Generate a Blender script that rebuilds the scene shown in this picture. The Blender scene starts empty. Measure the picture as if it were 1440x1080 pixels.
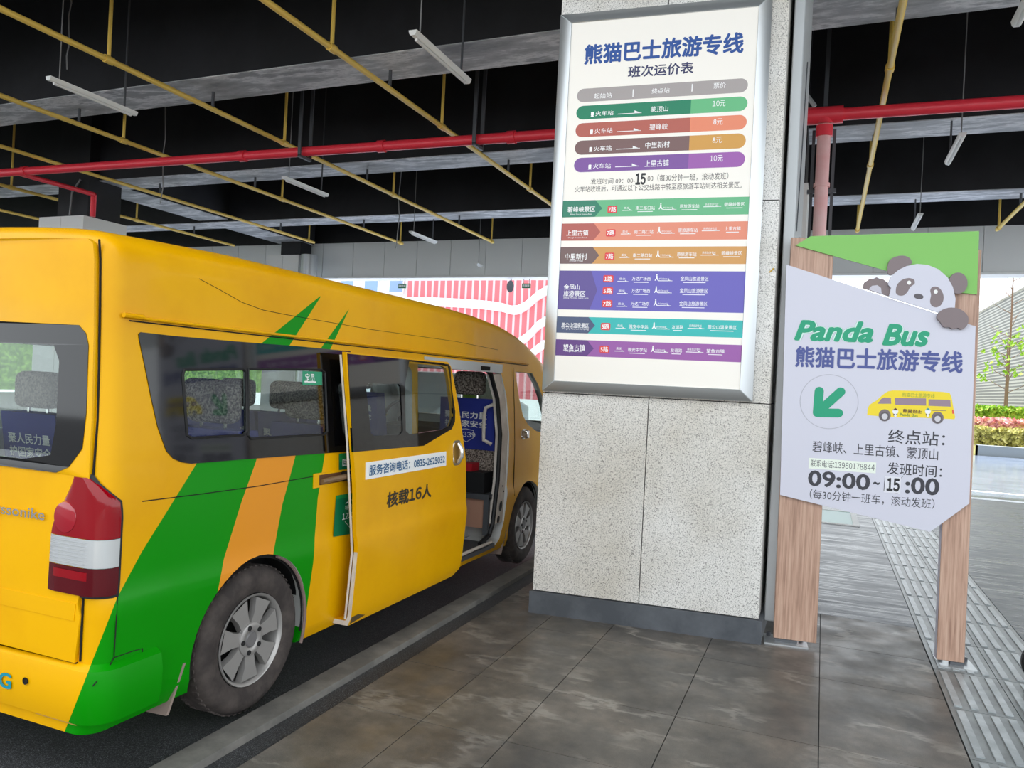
import bpy, bmesh, math, random
import numpy as np
from mathutils import Vector, Matrix
from mathutils.geometry import tessellate_polygon
random.seed(7)
SC = bpy.context.scene
COL = SC.collection

# ------------------------------------------------------------------ camera, sky, sun, exposure
FPX, EYE = 1080.0, 1.5
def _basis(phi=22.1, th=2.86, pitch=0.05):
    p, t, q = map(math.radians, (phi, th, pitch))
    fw = np.array([-math.sin(p), math.cos(p), 0.]); r = np.array([math.cos(p), math.sin(p), 0.]); u = np.array([0, 0, 1.])
    f2 = fw*math.cos(q) - u*math.sin(q); u2 = u*math.cos(q) + fw*math.sin(q)
    return f2, r*math.cos(t) + u2*math.sin(t), r*math.sin(t) - u2*math.cos(t)
CF, CXV, CDV = _basis()
CP = np.array([0., 0., EYE])
cam_d = bpy.data.cameras.new('camera'); cam = bpy.data.objects.new('camera', cam_d); COL.objects.link(cam)
cam_d.sensor_width = 36; cam_d.lens = 36*FPX/1440; cam_d.clip_start = .05; cam_d.clip_end = 500
cam.matrix_world = Matrix(((CXV[0], -CDV[0], -CF[0], 0), (CXV[1], -CDV[1], -CF[1], 0), (CXV[2], -CDV[2], -CF[2], EYE), (0, 0, 0, 1)))
SC.camera = cam
W = bpy.data.worlds.new('sky'); SC.world = W; W.use_nodes = True
bg = W.node_tree.nodes['Background']; bg.inputs[0].default_value = (.90, .955, 1., 1); bg.inputs[1].default_value = 1.75
sun_d = bpy.data.lights.new('sun', 'SUN'); sun = bpy.data.objects.new('sun', sun_d); COL.objects.link(sun)
sun_d.energy = 9; sun_d.angle = math.radians(4); sun_d.color = (1, .96, .9)
sun.rotation_euler = Vector((-.35, -.45, -1.0)).to_track_quat('-Z', 'Y').to_euler()
SC.view_settings.view_transform = 'Standard'; SC.view_settings.look = 'None'
SC.view_settings.exposure = 0.4; SC.view_settings.gamma = 1; SC.view_settings.use_curve_mapping = False

# ------------------------------------------------------------------ measuring helpers (photo survey -> metres)
def ray(x, y): return CF + CXV*(x-720)/FPX + CDV*(y-540)/FPX
def gp(x, y, z=0.):
    d = ray(x, y); return CP + d*(z-EYE)/d[2]
def onY(x, y, Y):
    d = ray(x, y); return CP + d*Y/d[1]
def onX(x, y, X):
    d = ray(x, y); return CP + d*X/d[0]

# ------------------------------------------------------------------ materials
def s2l(c):
    c = [v/255. for v in c]
    return tuple((v/12.92 if v <= .04045 else ((v+.055)/1.055)**2.4) for v in c) + (1.,)
class NT:
    def __init__(s, m): s.t = m.node_tree; s.n = s.t.nodes; s.b = s.n['Principled BSDF']
    def add(s, typ, **kw):
        n = s.n.new('ShaderNode'+typ)
        for k, v in kw.items(): setattr(n, k, v)
        return n
    def link(s, a, b): s.t.links.new(a, b)
    def math(s, op, a, b=None):
        n = s.add('Math', operation=op)
        for i, v in enumerate((a, b)):
            if v is None: continue
            if isinstance(v, (int, float)): n.inputs[i].default_value = v
            else: s.link(v, n.inputs[i])
        return n.outputs[0]
    def mix(s, fac, a, b):
        n = s.add('Mix', data_type='RGBA')
        for sock, v in ((n.inputs[0], fac), (n.inputs[6], a), (n.inputs[7], b)):
            if isinstance(v, (int, float, tuple)): sock.default_value = v
            else: s.link(v, sock)
        return n.outputs[2]
    def noise(s, scale, detail=3, vec=None, rough=.55):
        n = s.add('TexNoise'); n.inputs['Scale'].default_value = scale; n.inputs['Detail'].default_value = detail
        n.inputs['Roughness'].default_value = rough
        if vec is not None: s.link(vec, n.inputs['Vector'])
        return n.outputs[0]
    def ramp(s, fac, stops, interp='LINEAR'):
        n = s.add('ValToRGB'); cr = n.color_ramp; cr.interpolation = interp
        while len(cr.elements) < len(stops): cr.elements.new(.5)
        for e, (p, c) in zip(cr.elements, stops):
            e.position = p; e.color = c if isinstance(c, tuple) else (c, c, c, 1)
        if isinstance(fac, float): n.inputs[0].default_value = fac
        else: s.link(fac, n.inputs[0])
        return n.outputs[0]
    def coords(s, scale=None):
        o = s.add('TexCoord').outputs['Object']
        if scale is None: return o
        mp = s.add('Mapping'); mp.inputs['Scale'].default_value = scale; s.link(o, mp.inputs[0]); return mp.outputs[0]
    def bump(s, h, strength=.3, dist=.01):
        n = s.add('Bump'); n.inputs['Strength'].default_value = strength; n.inputs['Distance'].default_value = dist
        s.link(h, n.inputs['Height']); s.link(n.outputs[0], s.b.inputs['Normal'])
MATS = {}
def mat(name, col=(128, 128, 128), rough=.5, metal=0., spec=.5, coat=0., build=None):
    if name in MATS: return MATS[name]
    m = bpy.data.materials.new(name); m.use_nodes = True; MATS[name] = m
    b = m.node_tree.nodes['Principled BSDF']
    b.inputs['Base Color'].default_value = s2l(col); b.inputs['Roughness'].default_value = rough
    b.inputs['Metallic'].default_value = metal; b.inputs['Specular IOR Level'].default_value = spec
    b.inputs['Coat Weight'].default_value = coat; b.inputs['Coat Roughness'].default_value = .06
    if build: build(NT(m))
    return m
def worn(c1, c2, scale=4., lo=.4, hi=.65, vecscale=None, bump=0.):
    def f(n):
        v = n.coords(vecscale); ns = n.noise(scale, 6, v, .62)
        n.link(n.ramp(ns, [(lo, s2l(c1)), (hi, s2l(c2))]), n.b.inputs['Base Color'])
        if bump: n.bump(n.noise(scale*14, 3, v), bump, .004)
    return f
def granite(n):
    v = n.coords(); a = n.noise(150, 2, v, .7); b = n.noise(420, 2, v, .7); c = n.noise(1.2, 3, v)
    base = n.ramp(a, [(.36, s2l((120, 118, 115))), (.43, s2l((212, 210, 206))), (.6, s2l((236, 234, 230)))])
    spk = n.ramp(b, [(.36, .62), (.42, 1.)])
    mx = n.add('Mix', data_type='RGBA', blend_type='MULTIPLY'); mx.inputs[0].default_value = 1
    n.link(base, mx.inputs[6]); n.link(spk, mx.inputs[7])
    stain = n.ramp(c, [(.35, s2l((232, 228, 220))), (.6, (1, 1, 1, 1))])
    m2 = n.add('Mix', data_type='RGBA', blend_type='MULTIPLY'); m2.inputs[0].default_value = 1
    n.link(mx.outputs[2], m2.inputs[6]); n.link(stain, m2.inputs[7]); n.link(m2.outputs[2], n.b.inputs['Base Color'])
def paver(n):
    v = n.coords(); r = n.add('NewGeometry').outputs['Random Per Island']
    a = n.noise(3.2, 7, v, .68); c = n.noise(260, 2, v)
    base = n.ramp(a, [(.36, s2l((78, 76, 73))), (.52, s2l((99, 95, 89))), (.66, s2l((120, 113, 105)))])
    tint = n.ramp(r, [(0., (.86, .87, .9, 1)), (1., (1.06, 1.04, 1.0, 1))])
    m = n.add('Mix', data_type='RGBA', blend_type='MULTIPLY'); m.inputs[0].default_value = 1
    n.link(base, m.inputs[6]); n.link(tint, m.inputs[7])
    g = n.ramp(c, [(.4, .84), (.6, 1.1)])
    m2 = n.add('Mix', data_type='RGBA', blend_type='MULTIPLY'); m2.inputs[0].default_value = 1
    n.link(m.outputs[2], m2.inputs[6]); n.link(g, m2.inputs[7])
    st = n.ramp(n.noise(1.3, 7, n.coords((.7, 1.6, 1)), .6), [(.485, 0.), (.505, .5), (.515, .5), (.54, 0.)])
    n.link(n.mix(n.math('MULTIPLY', st, n.ramp(n.noise(3., 3, v), [(.45, 0.), (.65, 1.)])), m2.outputs[2], s2l((176, 170, 160))), n.b.inputs['Base Color'])
    n.link(n.ramp(n.noise(5., 4, v), [(.35, .3), (.65, .5)]), n.b.inputs['Roughness'])
    n.bump(c, .12, .003)
def slate(n):
    v = n.coords((1, 9, 1)); a = n.noise(2.2, 6, v, .65)
    n.link(n.ramp(a, [(.35, s2l((42, 46, 52))), (.6, s2l((70, 75, 82))), (.72, s2l((104, 110, 118)))]), n.b.inputs['Base Color'])  # cross streaks paint the wet floor's reflections into the colour
    n.link(n.ramp(a, [(.35, .22), (.65, .45)]), n.b.inputs['Roughness']); n.bump(n.noise(60, 3, n.coords()), .25, .006)
def asphalt(n):
    v = n.coords(); a = n.noise(220, 2, v, .8); b = n.noise(1.4, 4, v)
    c = n.ramp(a, [(.42, s2l((30, 31, 33))), (.55, s2l((58, 59, 62))), (.68, s2l((120, 122, 126)))])
    m = n.add('Mix', data_type='RGBA', blend_type='MULTIPLY'); m.inputs[0].default_value = 1
    n.link(c, m.inputs[6]); n.link(n.ramp(b, [(.35, .75), (.65, 1.05)]), m.inputs[7]); n.link(m.outputs[2], n.b.inputs['Base Color'])
    n.bump(a, .6, .006)
def wood(n):
    v = n.coords((42, 42, 1.6)); a = n.noise(2.0, 6, v, .6)
    n.link(n.ramp(a, [(.3, s2l((148, 114, 96))), (.5, s2l((184, 149, 129))), (.7, s2l((202, 170, 150)))]), n.b.inputs['Base Color'])
def speckle_fabric(n):
    a = n.noise(95, 2, n.coords(), .6)
    n.link(n.ramp(a, [(.4, s2l((66, 56, 50))), (.5, s2l((128, 116, 106))), (.62, s2l((176, 164, 152)))]), n.b.inputs['Base Color'])
def edge(n, z, pts):       # y position of a decal edge as a function of height
    f = n.math('DIVIDE', z, 2.2)
    return n.math('MULTIPLY', n.ramp(f, [(p[1]/2.2, p[0]/5.) for p in pts]), 5.)
def livery(n):             # yellow wrap with two green stripes printed over it
    sp = n.add('SeparateXYZ'); n.link(n.coords(), sp.inputs[0])
    x, y, z = sp.outputs
    s = n.math('ADD', n.math('ADD', y, 4.4), n.math('SUBTRACT', x, .90))
    L1 = edge(n, z, [(1.76, .15), (1.84, .337), (1.992, .68), (2.09, .825), (2.326, 1.116), (2.66, 1.61), (3.10, 1.89)])
    R1 = edge(n, z, [(2.36, .15), (2.471, .551), (2.508, .718), (2.596, .943), (2.673, 1.103), (2.86, 1.614), (3.10, 1.89)])
    L2 = edge(n, z, [(2.74, .15), (2.813, .66), (2.863, .894), (2.939, 1.10), (3.10, 1.618), (3.34, 1.85)])
    R2 = edge(n, z, [(3.06, .15), (3.115, .584), (3.129, .894), (3.17, 1.10), (3.18, 1.616), (3.34, 1.85)])
    gt = lambda a, b: n.math('GREATER_THAN', a, b)
    right = gt(x, .3)
    g1 = n.math('MULTIPLY', n.math('MULTIPLY', gt(s, L1), gt(R1, s)), gt(1.88, z))
    g2 = n.math('MULTIPLY', n.math('MULTIPLY', gt(s, L2), gt(R2, s)), gt(1.84, z))
    g = n.math('MULTIPLY', n.math('MAXIMUM', g1, g2), right)
    og = n.math('MULTIPLY', n.math('MULTIPLY', n.math('MULTIPLY', gt(s, R1), gt(L2, s)), gt(1.13, z)), right)
    dirt = n.noise(2.3, 6, n.coords())
    yel = n.ramp(dirt, [(.3, s2l((220, 158, 0))), (.6, s2l((230, 170, 0)))])
    c = n.mix(og, yel, s2l((226, 146, 40)))
    c = n.mix(g, c, s2l((6, 138, 4)))
    n.link(c, n.b.inputs['Base Color'])
def plain_yellow(n):
    dirt = n.noise(2.3, 6, n.coords())
    n.link(n.ramp(dirt, [(.3, s2l((222, 160, 0))), (.6, s2l((232, 172, 0)))]), n.b.inputs['Base Color'])
def glass(name, tint, refl=1.0):
    if name in MATS: return MATS[name]
    m = bpy.data.materials.new(name); m.use_nodes = True; MATS[name] = m
    t = m.node_tree; t.nodes.clear()
    o = t.nodes.new('ShaderNodeOutputMaterial'); mx = t.nodes.new('ShaderNodeMixShader')
    tr = t.nodes.new('ShaderNodeBsdfTransparent'); gl = t.nodes.new('ShaderNodeBsdfGlossy'); fr = t.nodes.new('ShaderNodeMath'); lw = t.nodes.new('ShaderNodeLayerWeight'); pw = t.nodes.new('ShaderNodeMath')
    tr.inputs[0].default_value = tuple(tint)+(1,); gl.inputs['Roughness'].default_value = .02; lw.inputs[0].default_value = .5; pw.operation = 'POWER'; pw.inputs[1].default_value = 4.5; fr.operation = 'MULTIPLY_ADD'; fr.inputs[1].default_value = .9; fr.inputs[2].default_value = .055*refl
    t.links.new(lw.outputs['Facing'], pw.inputs[0]); t.links.new(pw.outputs[0], fr.inputs[0])
    t.links.new(fr.outputs[0], mx.inputs[0]); t.links.new(tr.outputs[0], mx.inputs[1]); t.links.new(gl.outputs[0], mx.inputs[2])
    t.links.new(mx.outputs[0], o.inputs[0]); return m
def wavy(n):               # bare concrete soffit with pale efflorescence
    v = n.coords(); a = n.noise(1.5, 7, n.coords((.5, 1.6, 1)), .68)
    c = n.ramp(a, [(.36, s2l((140, 142, 146))), (.5, s2l((190, 192, 195))), (.56, s2l((238, 238, 240))), (.62, s2l((168, 170, 174)))])
    n.link(c, n.b.inputs['Base Color'])
def slats(n):
    sp = n.add('SeparateXYZ'); n.link(n.coords(), sp.inputs[0])
    w = n.math('FRACT', n.math('MULTIPLY', sp.outputs[2], 6.5)); a = n.noise(.9, 6, n.coords((1, .3, 1)))
    f = n.math('GREATER_THAN', w, n.math('ADD', .25, n.math('MULTIPLY', a, .6)))
    n.link(n.mix(f, s2l((104, 108, 106)), s2l((168, 170, 164))), n.b.inputs['Base Color'])
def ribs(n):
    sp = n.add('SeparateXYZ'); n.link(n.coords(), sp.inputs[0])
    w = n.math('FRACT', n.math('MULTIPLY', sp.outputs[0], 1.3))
    n.link(n.mix(n.math('GREATER_THAN', w, .3), s2l((232, 180, 184)), s2l((206, 100, 108))), n.b.inputs['Base Color'])  # reds paled, putting distance haze and glare into the colour
def leafy(c1, c2, c3):
    def f(n):
        a = n.noise(7, 6, n.coords(), .75)
        n.link(n.ramp(a, [(.35, s2l(c1)), (.5, s2l(c2)), (.65, s2l(c3))]), n.b.inputs['Base Color'])
    return f
M = dict(
 granite=mat('granite', rough=.32, build=granite), plinth=mat('slate_plinth', rough=.4, build=worn((70, 74, 80), (96, 100, 106), 3.)),
 gap=mat('dark_joint', (38, 38, 38), .8), paver=mat('granite_paver', rough=.4, build=paver), slate=mat('wet_slate', rough=.3, build=slate),
 asphalt=mat('asphalt', rough=.55, build=asphalt), kerb=mat('kerb_stone', rough=.6, build=worn((96, 94, 90), (122, 119, 113), 6., bump=.2)),
 tactile=mat('tactile_stone', rough=.32, build=worn((112, 116, 116), (140, 145, 145), 5.)),
 tactile2=mat('tactile_bar', rough=.3, build=worn((150, 156, 158), (184, 190, 192), 6.)),
 wetroad=mat('wet_road', rough=.16, build=worn((96, 108, 128), (128, 140, 160), 1.2, vecscale=(1, 5, 1))),
 black=mat('painted_black_concrete', rough=.7, build=worn((24, 24, 27), (38, 38, 42), 1.1)),
 soffit=mat('bare_soffit', rough=.6, build=wavy), slab=mat('black_slab', (20, 20, 24), .8),
 clad=mat('pale_cladding', (238, 238, 234), .35), clad2=mat('grey_cladding', (236, 238, 236), .3),
 alu=mat('brushed_aluminium', (206, 210, 212), .3, .75), alud=mat('dull_aluminium', (190, 194, 196), .4, .15), steel=mat('grey_steel', (92, 94, 98), .5, .4),
 red=mat('red_pipe_paint', (252, 62, 78), .35), pink=mat('faded_red_paint', rough=.4, build=worn((242, 166, 166), (252, 214, 210), 1.1)),
 ypipe=mat('yellow_pipe_paint', (255, 216, 104), .4), wire=mat('pale_wire', (150, 150, 150), .6), lamp=mat('lamp_white', (246, 247, 244), .35),
 livery=mat('bus_livery', rough=.34, spec=.16, coat=.07, build=livery), yellow=mat('bus_yellow', rough=.34, spec=.16, coat=.07, build=plain_yellow),
 trim=mat('interior_trim', (196, 196, 192), .7), frit=mat('black_glass', (10, 10, 12), .06, spec=.6), rubber=mat('black_rubber', (18, 18, 20), .6),
 tyre=mat('tyre_rubber', rough=.85, build=worn((50, 44, 42), (76, 68, 64), 9.)), wheel=mat('alloy', (164, 161, 158), .34, .45), dark=mat('dark_recess', (16, 15, 15), .9),
 glass=glass('tinted_glass', (.72, .77, .77)), clear=glass('clear_glass', (.86, .9, .89)), pane=glass('pane_glass', (.80, .84, .83), 1.15),
 redlens=mat('red_lens', (140, 0, 16), .12, spec=.4, coat=.2), reddark=mat('dark_red_lens', (84, 0, 12), .12, spec=.4, coat=.2), clearlens=mat('clear_lens', (206, 208, 208), .12, .35, coat=.6),
 chrome=mat('chrome', (226, 224, 220), .12, .95), cream=mat('cream_primer', rough=.5, build=worn((196, 184, 172), (222, 214, 204), 6.)),
 blue=mat('blue_cover', (34, 48, 140), .8), fabric=mat('speckled_fabric', rough=.9, build=speckle_fabric), white=mat('white_print', (240, 240, 238), .6),
 wood=mat('wood_laminate', rough=.45, build=wood), board=mat('white_board', (207, 207, 220), .35), green=mat('leaf_green_board', (124, 190, 88), .35),
 panda_grey=mat('panda_grey', (128, 114, 116), .45), panda_light=mat('panda_pale', (222, 222, 236), .4), ink=mat('dark_ink', (62, 62, 76), .6),
 tree=mat('tree_leaves', rough=.8, build=leafy((30, 56, 16), (64, 100, 34), (120, 156, 70))),
 hedge=mat('hedge_green', rough=.8, build=leafy((70, 120, 20), (130, 175, 40), (190, 215, 90))), hedgep=mat('hedge_pink', rough=.8, build=leafy((170, 100, 110), (222, 160, 162), (226, 214, 150))),
 hedgey=mat('hedge_lime', rough=.8, build=leafy((120, 110, 70), (180, 175, 90), (214, 204, 150))), stone=mat('planter_stone', (128, 136, 142), .5),
 slats=mat('slatted_wall', rough=.7, build=slats), ribs=mat('red_ribbed_cladding', rough=.6, build=ribs), wband=mat('white_band', (232, 236, 240), .5),
 pale=mat('pale_render', (196, 196, 198), .7), bluewin=mat('blue_window', (122, 150, 186), .2), bark=mat('bark', (120, 96, 80), .9))

# ------------------------------------------------------------------ mesh building
class MB:
    """Collects shapes in world metres; build() links them as ONE mesh object."""
    def __init__(s): s.v = []; s.f = []; s.m = []; s.mats = []
    def mi(s, m):
        if m not in s.mats: s.mats.append(m)
        return s.mats.index(m)
    def poly(s, vs, fs, m):
        o = len(s.v); s.v += [tuple(map(float, p)) for p in vs]; k = s.mi(m)
        for f in fs: s.f.append([i+o for i in f]); s.m.append(k)
        return s
    def box(s, a, b, m):
        (x0, y0, z0), (x1, y1, z1) = a, b
        return s.hexa([(x0, y0, z0), (x1, y0, z0), (x1, y1, z0), (x0, y1, z0), (x0, y0, z1), (x1, y0, z1), (x1, y1, z1), (x0, y1, z1)], m)
    def hexa(s, p, m):
        return s.poly(p, [(0, 3, 2, 1), (4, 5, 6, 7), (0, 1, 5, 4), (1, 2, 6, 5), (2, 3, 7, 6), (3, 0, 4, 7)], m)
    def tube(s, pts, r, m, n=10, cap=True):
        pts = [Vector(p) for p in pts]; rings = []
        up = None
        for i, p in enumerate(pts):
            d = ((pts[min(i+1, len(pts)-1)]-p).normalized() + (p-pts[max(i-1, 0)]).normalized()).normalized()
            a = Vector((0, 0, 1)) if abs(d.z) < .9 else Vector((1, 0, 0))
            if up is None: up = a
            e1 = d.cross(up)
            if e1.length < .1: e1 = d.cross(a)
            e1.normalize(); e2 = d.cross(e1).normalized(); up = -e2 if e2.dot(up) < 0 else e2
            rr = r[i] if isinstance(r, (list, tuple)) else r
            rings.append([p+e1*math.cos(t)*rr+up*math.sin(t)*rr for t in [2*math.pi*k/n for k in range(n)]])
        vs = [q for g in rings for q in g]; fs = []
        for i in range(len(pts)-1):
            for k in range(n): fs.append((i*n+k, i*n+(k+1) % n, (i+1)*n+(k+1) % n, (i+1)*n+k))
        if cap: fs += [tuple(range(n)), tuple(range(len(vs)-n, len(vs)))]
        return s.poly(vs, fs, m)
    def prism(s, outer, front, back, m, holes=(), side=None, caps=(True, True)):
        """2D outline (with holes) -> solid; front/back map (a, b) to 3D."""
        loops = [list(outer)]+[list(h) for h in holes]; flat = [p for l in loops for p in l]; n = len(flat)
        tri = tessellate_polygon([[Vector((p[0], p[1], 0)) for p in l] for l in loops])
        vs = [front(*p) for p in flat]+[back(*p) for p in flat]
        if caps[0]: s.poly(vs, tri, m)
        fs = []
        if caps[1]: fs += [tuple(i+n for i in reversed(t)) for t in tri]
        o = 0
        for l in loops:
            k = len(l); fs += [(o+i, o+(i+1) % k, n+o+(i+1) % k, n+o+i) for i in range(k)]; o += k
        return s.poly(vs, fs, side or m)
    def lathe(s, prof, place, m, n=40, a0=0., a1=2*math.pi):
        """prof: (radius, axial); place(radius, angle, axial) -> 3D"""
        full = abs(a1-a0-2*math.pi) < 1e-6; c = n if full else n+1
        vs = [place(r, a0+(a1-a0)*k/n, h) for r, h in prof for k in range(c)]; fs = []
        for i in range(len(prof)-1):
            for k in range(n): fs.append((i*c+k, i*c+(k+1) % c, (i+1)*c+(k+1) % c, (i+1)*c+k))
        return s.poly(vs, fs, m)
    def ball(s, c, r, m, n=14, sz=1.):
        return s.lathe([(r*math.sin(math.pi*i/8)+1e-5, r*math.cos(math.pi*i/8)*sz) for i in range(9)],
                       lambda q, t, h: (c[0]+q*math.cos(t), c[1]+q*math.sin(t), c[2]+h), m, n)
    def build(s, name, parent=None, origin=None, smooth=40, kind=None):
        me = bpy.data.meshes.new(name)
        V = np.array(s.v)
        if parent is not None:
            root = parent
            while root.parent is not None: root = root.parent
            org = np.array(root.location)
        elif origin is not None: org = np.array(origin, float)
        else: org = np.array([(V[:, 0].min()+V[:, 0].max())/2, (V[:, 1].min()+V[:, 1].max())/2, V[:, 2].min()])
        me.from_pydata([tuple(p) for p in (V-org)], [], s.f)
        for m in s.mats: me.materials.append(m)
        me.polygons.foreach_set('material_index', s.m)
        bm = bmesh.new(); bm.from_mesh(me); bmesh.ops.remove_doubles(bm, verts=bm.verts, dist=1e-5)
        bmesh.ops.recalc_face_normals(bm, faces=bm.faces); bm.to_mesh(me); bm.free()
        o = bpy.data.objects.new(name, me); COL.objects.link(o)
        if parent is None: o.location = org
        else: o.parent = parent
        if kind: o['kind'] = kind
        return shade(o, smooth)
def shade(o, deg):
    if deg:
        me = o.data; me.polygons.foreach_set('use_smooth', [True]*len(me.polygons))
        try: me.set_sharp_from_angle(angle=math.radians(deg))
        except Exception: pass
    return o
def thing(name, label, cat, loc=(0, 0, 0), group=None):
    o = bpy.data.objects.new(name, None); COL.objects.link(o); o.location = loc; o.empty_display_size = .2
    return tag(o, label, cat, group)
def tag(o, label, cat, group=None):
    o['label'] = label; o['category'] = cat
    if group: o['group'] = group
    return o
def bevel(o, w=.01, seg=2):
    bm = bmesh.new(); bm.from_mesh(o.data)
    ed = [e for e in bm.edges if len(e.link_faces) == 2 and e.calc_face_angle(0) > math.radians(40)]
    bmesh.ops.bevel(bm, geom=ed, offset=w, segments=seg, profile=.6, affect='EDGES', clamp_overlap=True)
    bm.to_mesh(o.data); bm.free(); return shade(o, 40)
_G = {}
def glyphs(body, bold=0., shear=0.):
    k = (body, bold, shear)
    if k not in _G:
        cu = bpy.data.curves.new('t', 'FONT'); cu.body = body; cu.size = 1; cu.offset = bold; cu.shear = shear; cu.resolution_u = 3
        o = bpy.data.objects.new('t', cu); COL.objects.link(o)
        me = bpy.data.meshes.new_from_object(o.evaluated_get(bpy.context.evaluated_depsgraph_get()))
        v = [(p.co.x, p.co.y) for p in me.vertices]; f = [tuple(p.vertices) for p in me.polygons]
        bpy.data.objects.remove(o); bpy.data.curves.remove(cu); bpy.data.meshes.remove(me); _G[k] = (v, f)
    return _G[k]
def text(mb, body, box, place, m, bold=0., shear=0.):
    """fits the lettering into box = (a0, b0, a1, b1); place(a, b) -> 3D"""
    if '1' in body:      # wide-form digits (a flagged 1, as printed) packed at their own widths
        v, f, pen = [], [], 0.
        for ch in body:
            gv, gf = glyphs(chr(0xFF10+ord(ch)-48) if ch.isdigit() else ch, 0., shear)
            if not gv: continue
            lo = min(p[0] for p in gv); hi = max(p[0] for p in gv); wide = ord(ch) > 0x3000 and ch not in '：'
            o = len(v); dx = pen if wide else pen-lo+.05
            v = v+[(p[0]+dx, p[1]) for p in gv]; f = f+[tuple(i+o for i in q) for q in gf]; pen += 1. if wide else hi-lo+.11
    else: v, f = glyphs(body, 0., shear)
    if not v: return
    x0 = min(p[0] for p in v); x1 = max(p[0] for p in v); y0 = min(p[1] for p in v); y1 = max(p[1] for p in v)
    a0, b0, a1, b1 = box; k = bold*.9; sx = (a1-a0)/(x1-x0+2*k); sy = (b1-b0)/max(y1-y0+2*k, 1e-4)
    strikes = [(0, 0)] if k < .003 else [(k*math.cos(t), k*math.sin(t)) for t in [math.pi*q/(4 if k > .015 else 2) for q in range(8 if k > .015 else 4)]]
    if k > .03: strikes += [(.5*a, .5*b) for a, b in strikes[::2]]
    c0 = np.array(place(a0, b0)); nn = np.cross(np.array(place(a0+.01, b0))-c0, np.array(place(a0, b0+.01))-c0); nn /= np.linalg.norm(nn)
    for i, (ox, oy) in enumerate(strikes):      # heavier weights: the outline is struck several times, slightly shifted
        mb.poly([tuple(np.array(place(a0+(p[0]-x0+k+ox)*sx, b0+(p[1]-y0+k+oy)*sy))+nn*i*3e-5) for p in v], f, m)
def circ(c, r, n=28, ry=None, rot=0.):
    ry = ry or r; out = []
    for k in range(n):
        t = 2*math.pi*k/n; a, b = r*math.cos(t), ry*math.sin(t)
        out.append((c[0]+a*math.cos(rot)-b*math.sin(rot), c[1]+a*math.sin(rot)+b*math.cos(rot)))
    return out
def smooth_loop(pts, n=4):
    out = []; k = len(pts)
    for i in range(k):
        p0, p1, p2, p3 = [np.array(pts[(i+j-1) % k], float) for j in range(4)]
        for t in [q/n for q in range(n)]:
            out.append(tuple(.5*((2*p1)+(-p0+p2)*t+(2*p0-5*p1+4*p2-p3)*t*t+(-p0+3*p1-3*p2+p3)*t**3)))
    return out
def rrect(a0, b0, a1, b1, r, n=4):
    out = []
    for cx, cy, s in ((a1-r, b1-r, 0), (a0+r, b1-r, 90), (a0+r, b0+r, 180), (a1-r, b0+r, 270)):
        for k in range(n+1):
            t = math.radians(s+90*k/n); out.append((cx+r*math.cos(t), cy+r*math.sin(t)))
    return out
_pm = {}
def ink(rgb, rough=.45):
    return mat('print_%d_%d_%d' % rgb, rgb, rough)

# ------------------------------------------------------------------ ground
def slabm(x0, y0, x1, y1, z0, z1, m, name, kind='structure'):
    return MB().box((x0, y0, z0), (x1, y1, z1), m).build(name, kind=kind)
slabm(-34, -12, 60, 27.45, -.30, -.02, M['asphalt'], 'road')
mb = MB(); mb.box((-1.985, -3, -.15), (.645, 5.80, -.004), M['gap'])
xs = [-1.985, -1.57, -1.165, -.565, .05, .645]
offs = [0., .0, .0, .0, .0]
for c in range(5):
    ys = ([-3, -2.1, -1.2, -.3, .6, 1.2, 2.1, 3.0, 3.6, 4.48, 5.10, 5.80], [-3, -2, -1, 0, .9, 1.5, 2.4, 3.0, 3.6, 4.48, 5.1, 5.8])[c % 2]
    for a, b in zip(ys, ys[1:]):
        o = offs[c] if b < 5 else 0; g = .0022
        mb.box((xs[c]+g, a+g+(o if a > -3 else 0), -.02), (xs[c+1]-g, b-g+(o if b < 4.6 else 0), 0), M['paver'])
mb.build('floor', kind='structure')
mb = MB(); mb.box((1.275, -3, -.15), (7, 5.8, -.004), M['gap'])
for i in range(5):
    for j in range(9): mb.box((1.278+i*.9, -3+j*.98, -.02), (2.172+i*.9, -3+(j+1)*.98-.004, 0), M['paver'])
mb.build('floor', kind='structure')
slabm(-1.985, 5.803, .645, 14.4, -.15, 0, M['slate'], 'floor')
slabm(1.275, 5.803, 7, 14.4, -.15, 0, M['slate'], 'floor')
slabm(-1.985, 14.4, 30, 14.62, -.15, .004, M['wband'], 'kerb_stone')
slabm(-20, 14.63, 60, 27.4, -.2, -.004, M['wetroad'], 'road')
slabm(-20, 15.7, 60, 15.85, -.1, .001, M['wband'], 'road_marking')
mb = MB(); mb.box((-2.235, -6, -.12), (-2.105, 24, .022), M['kerb'])
bevel(mb.build('kerb', kind='structure'), .006)
slabm(-2.105, -6, -1.985, 24, -.12, -.012, M['asphalt'], 'gutter')
# ribbed guidance paving
mb = MB(); mb.box((.648, -3, -.15), (1.272, 14.35, -.006), M['gap'])
y = -2.7
while y < 14.2:
    for k in range(2):
        x0 = .648+k*.312
        mb.box((x0+.002, y+.003, -.03), (x0+.310, y+.587, 0), M['tactile'])
        for q in range(4): mb.box((x0+.028+q*.073, y+.03, 0), (x0+.062+q*.073, y+.56, .006), M['tactile2'])
    y += .59
mb.build('tactile_paving', kind='structure')

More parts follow.
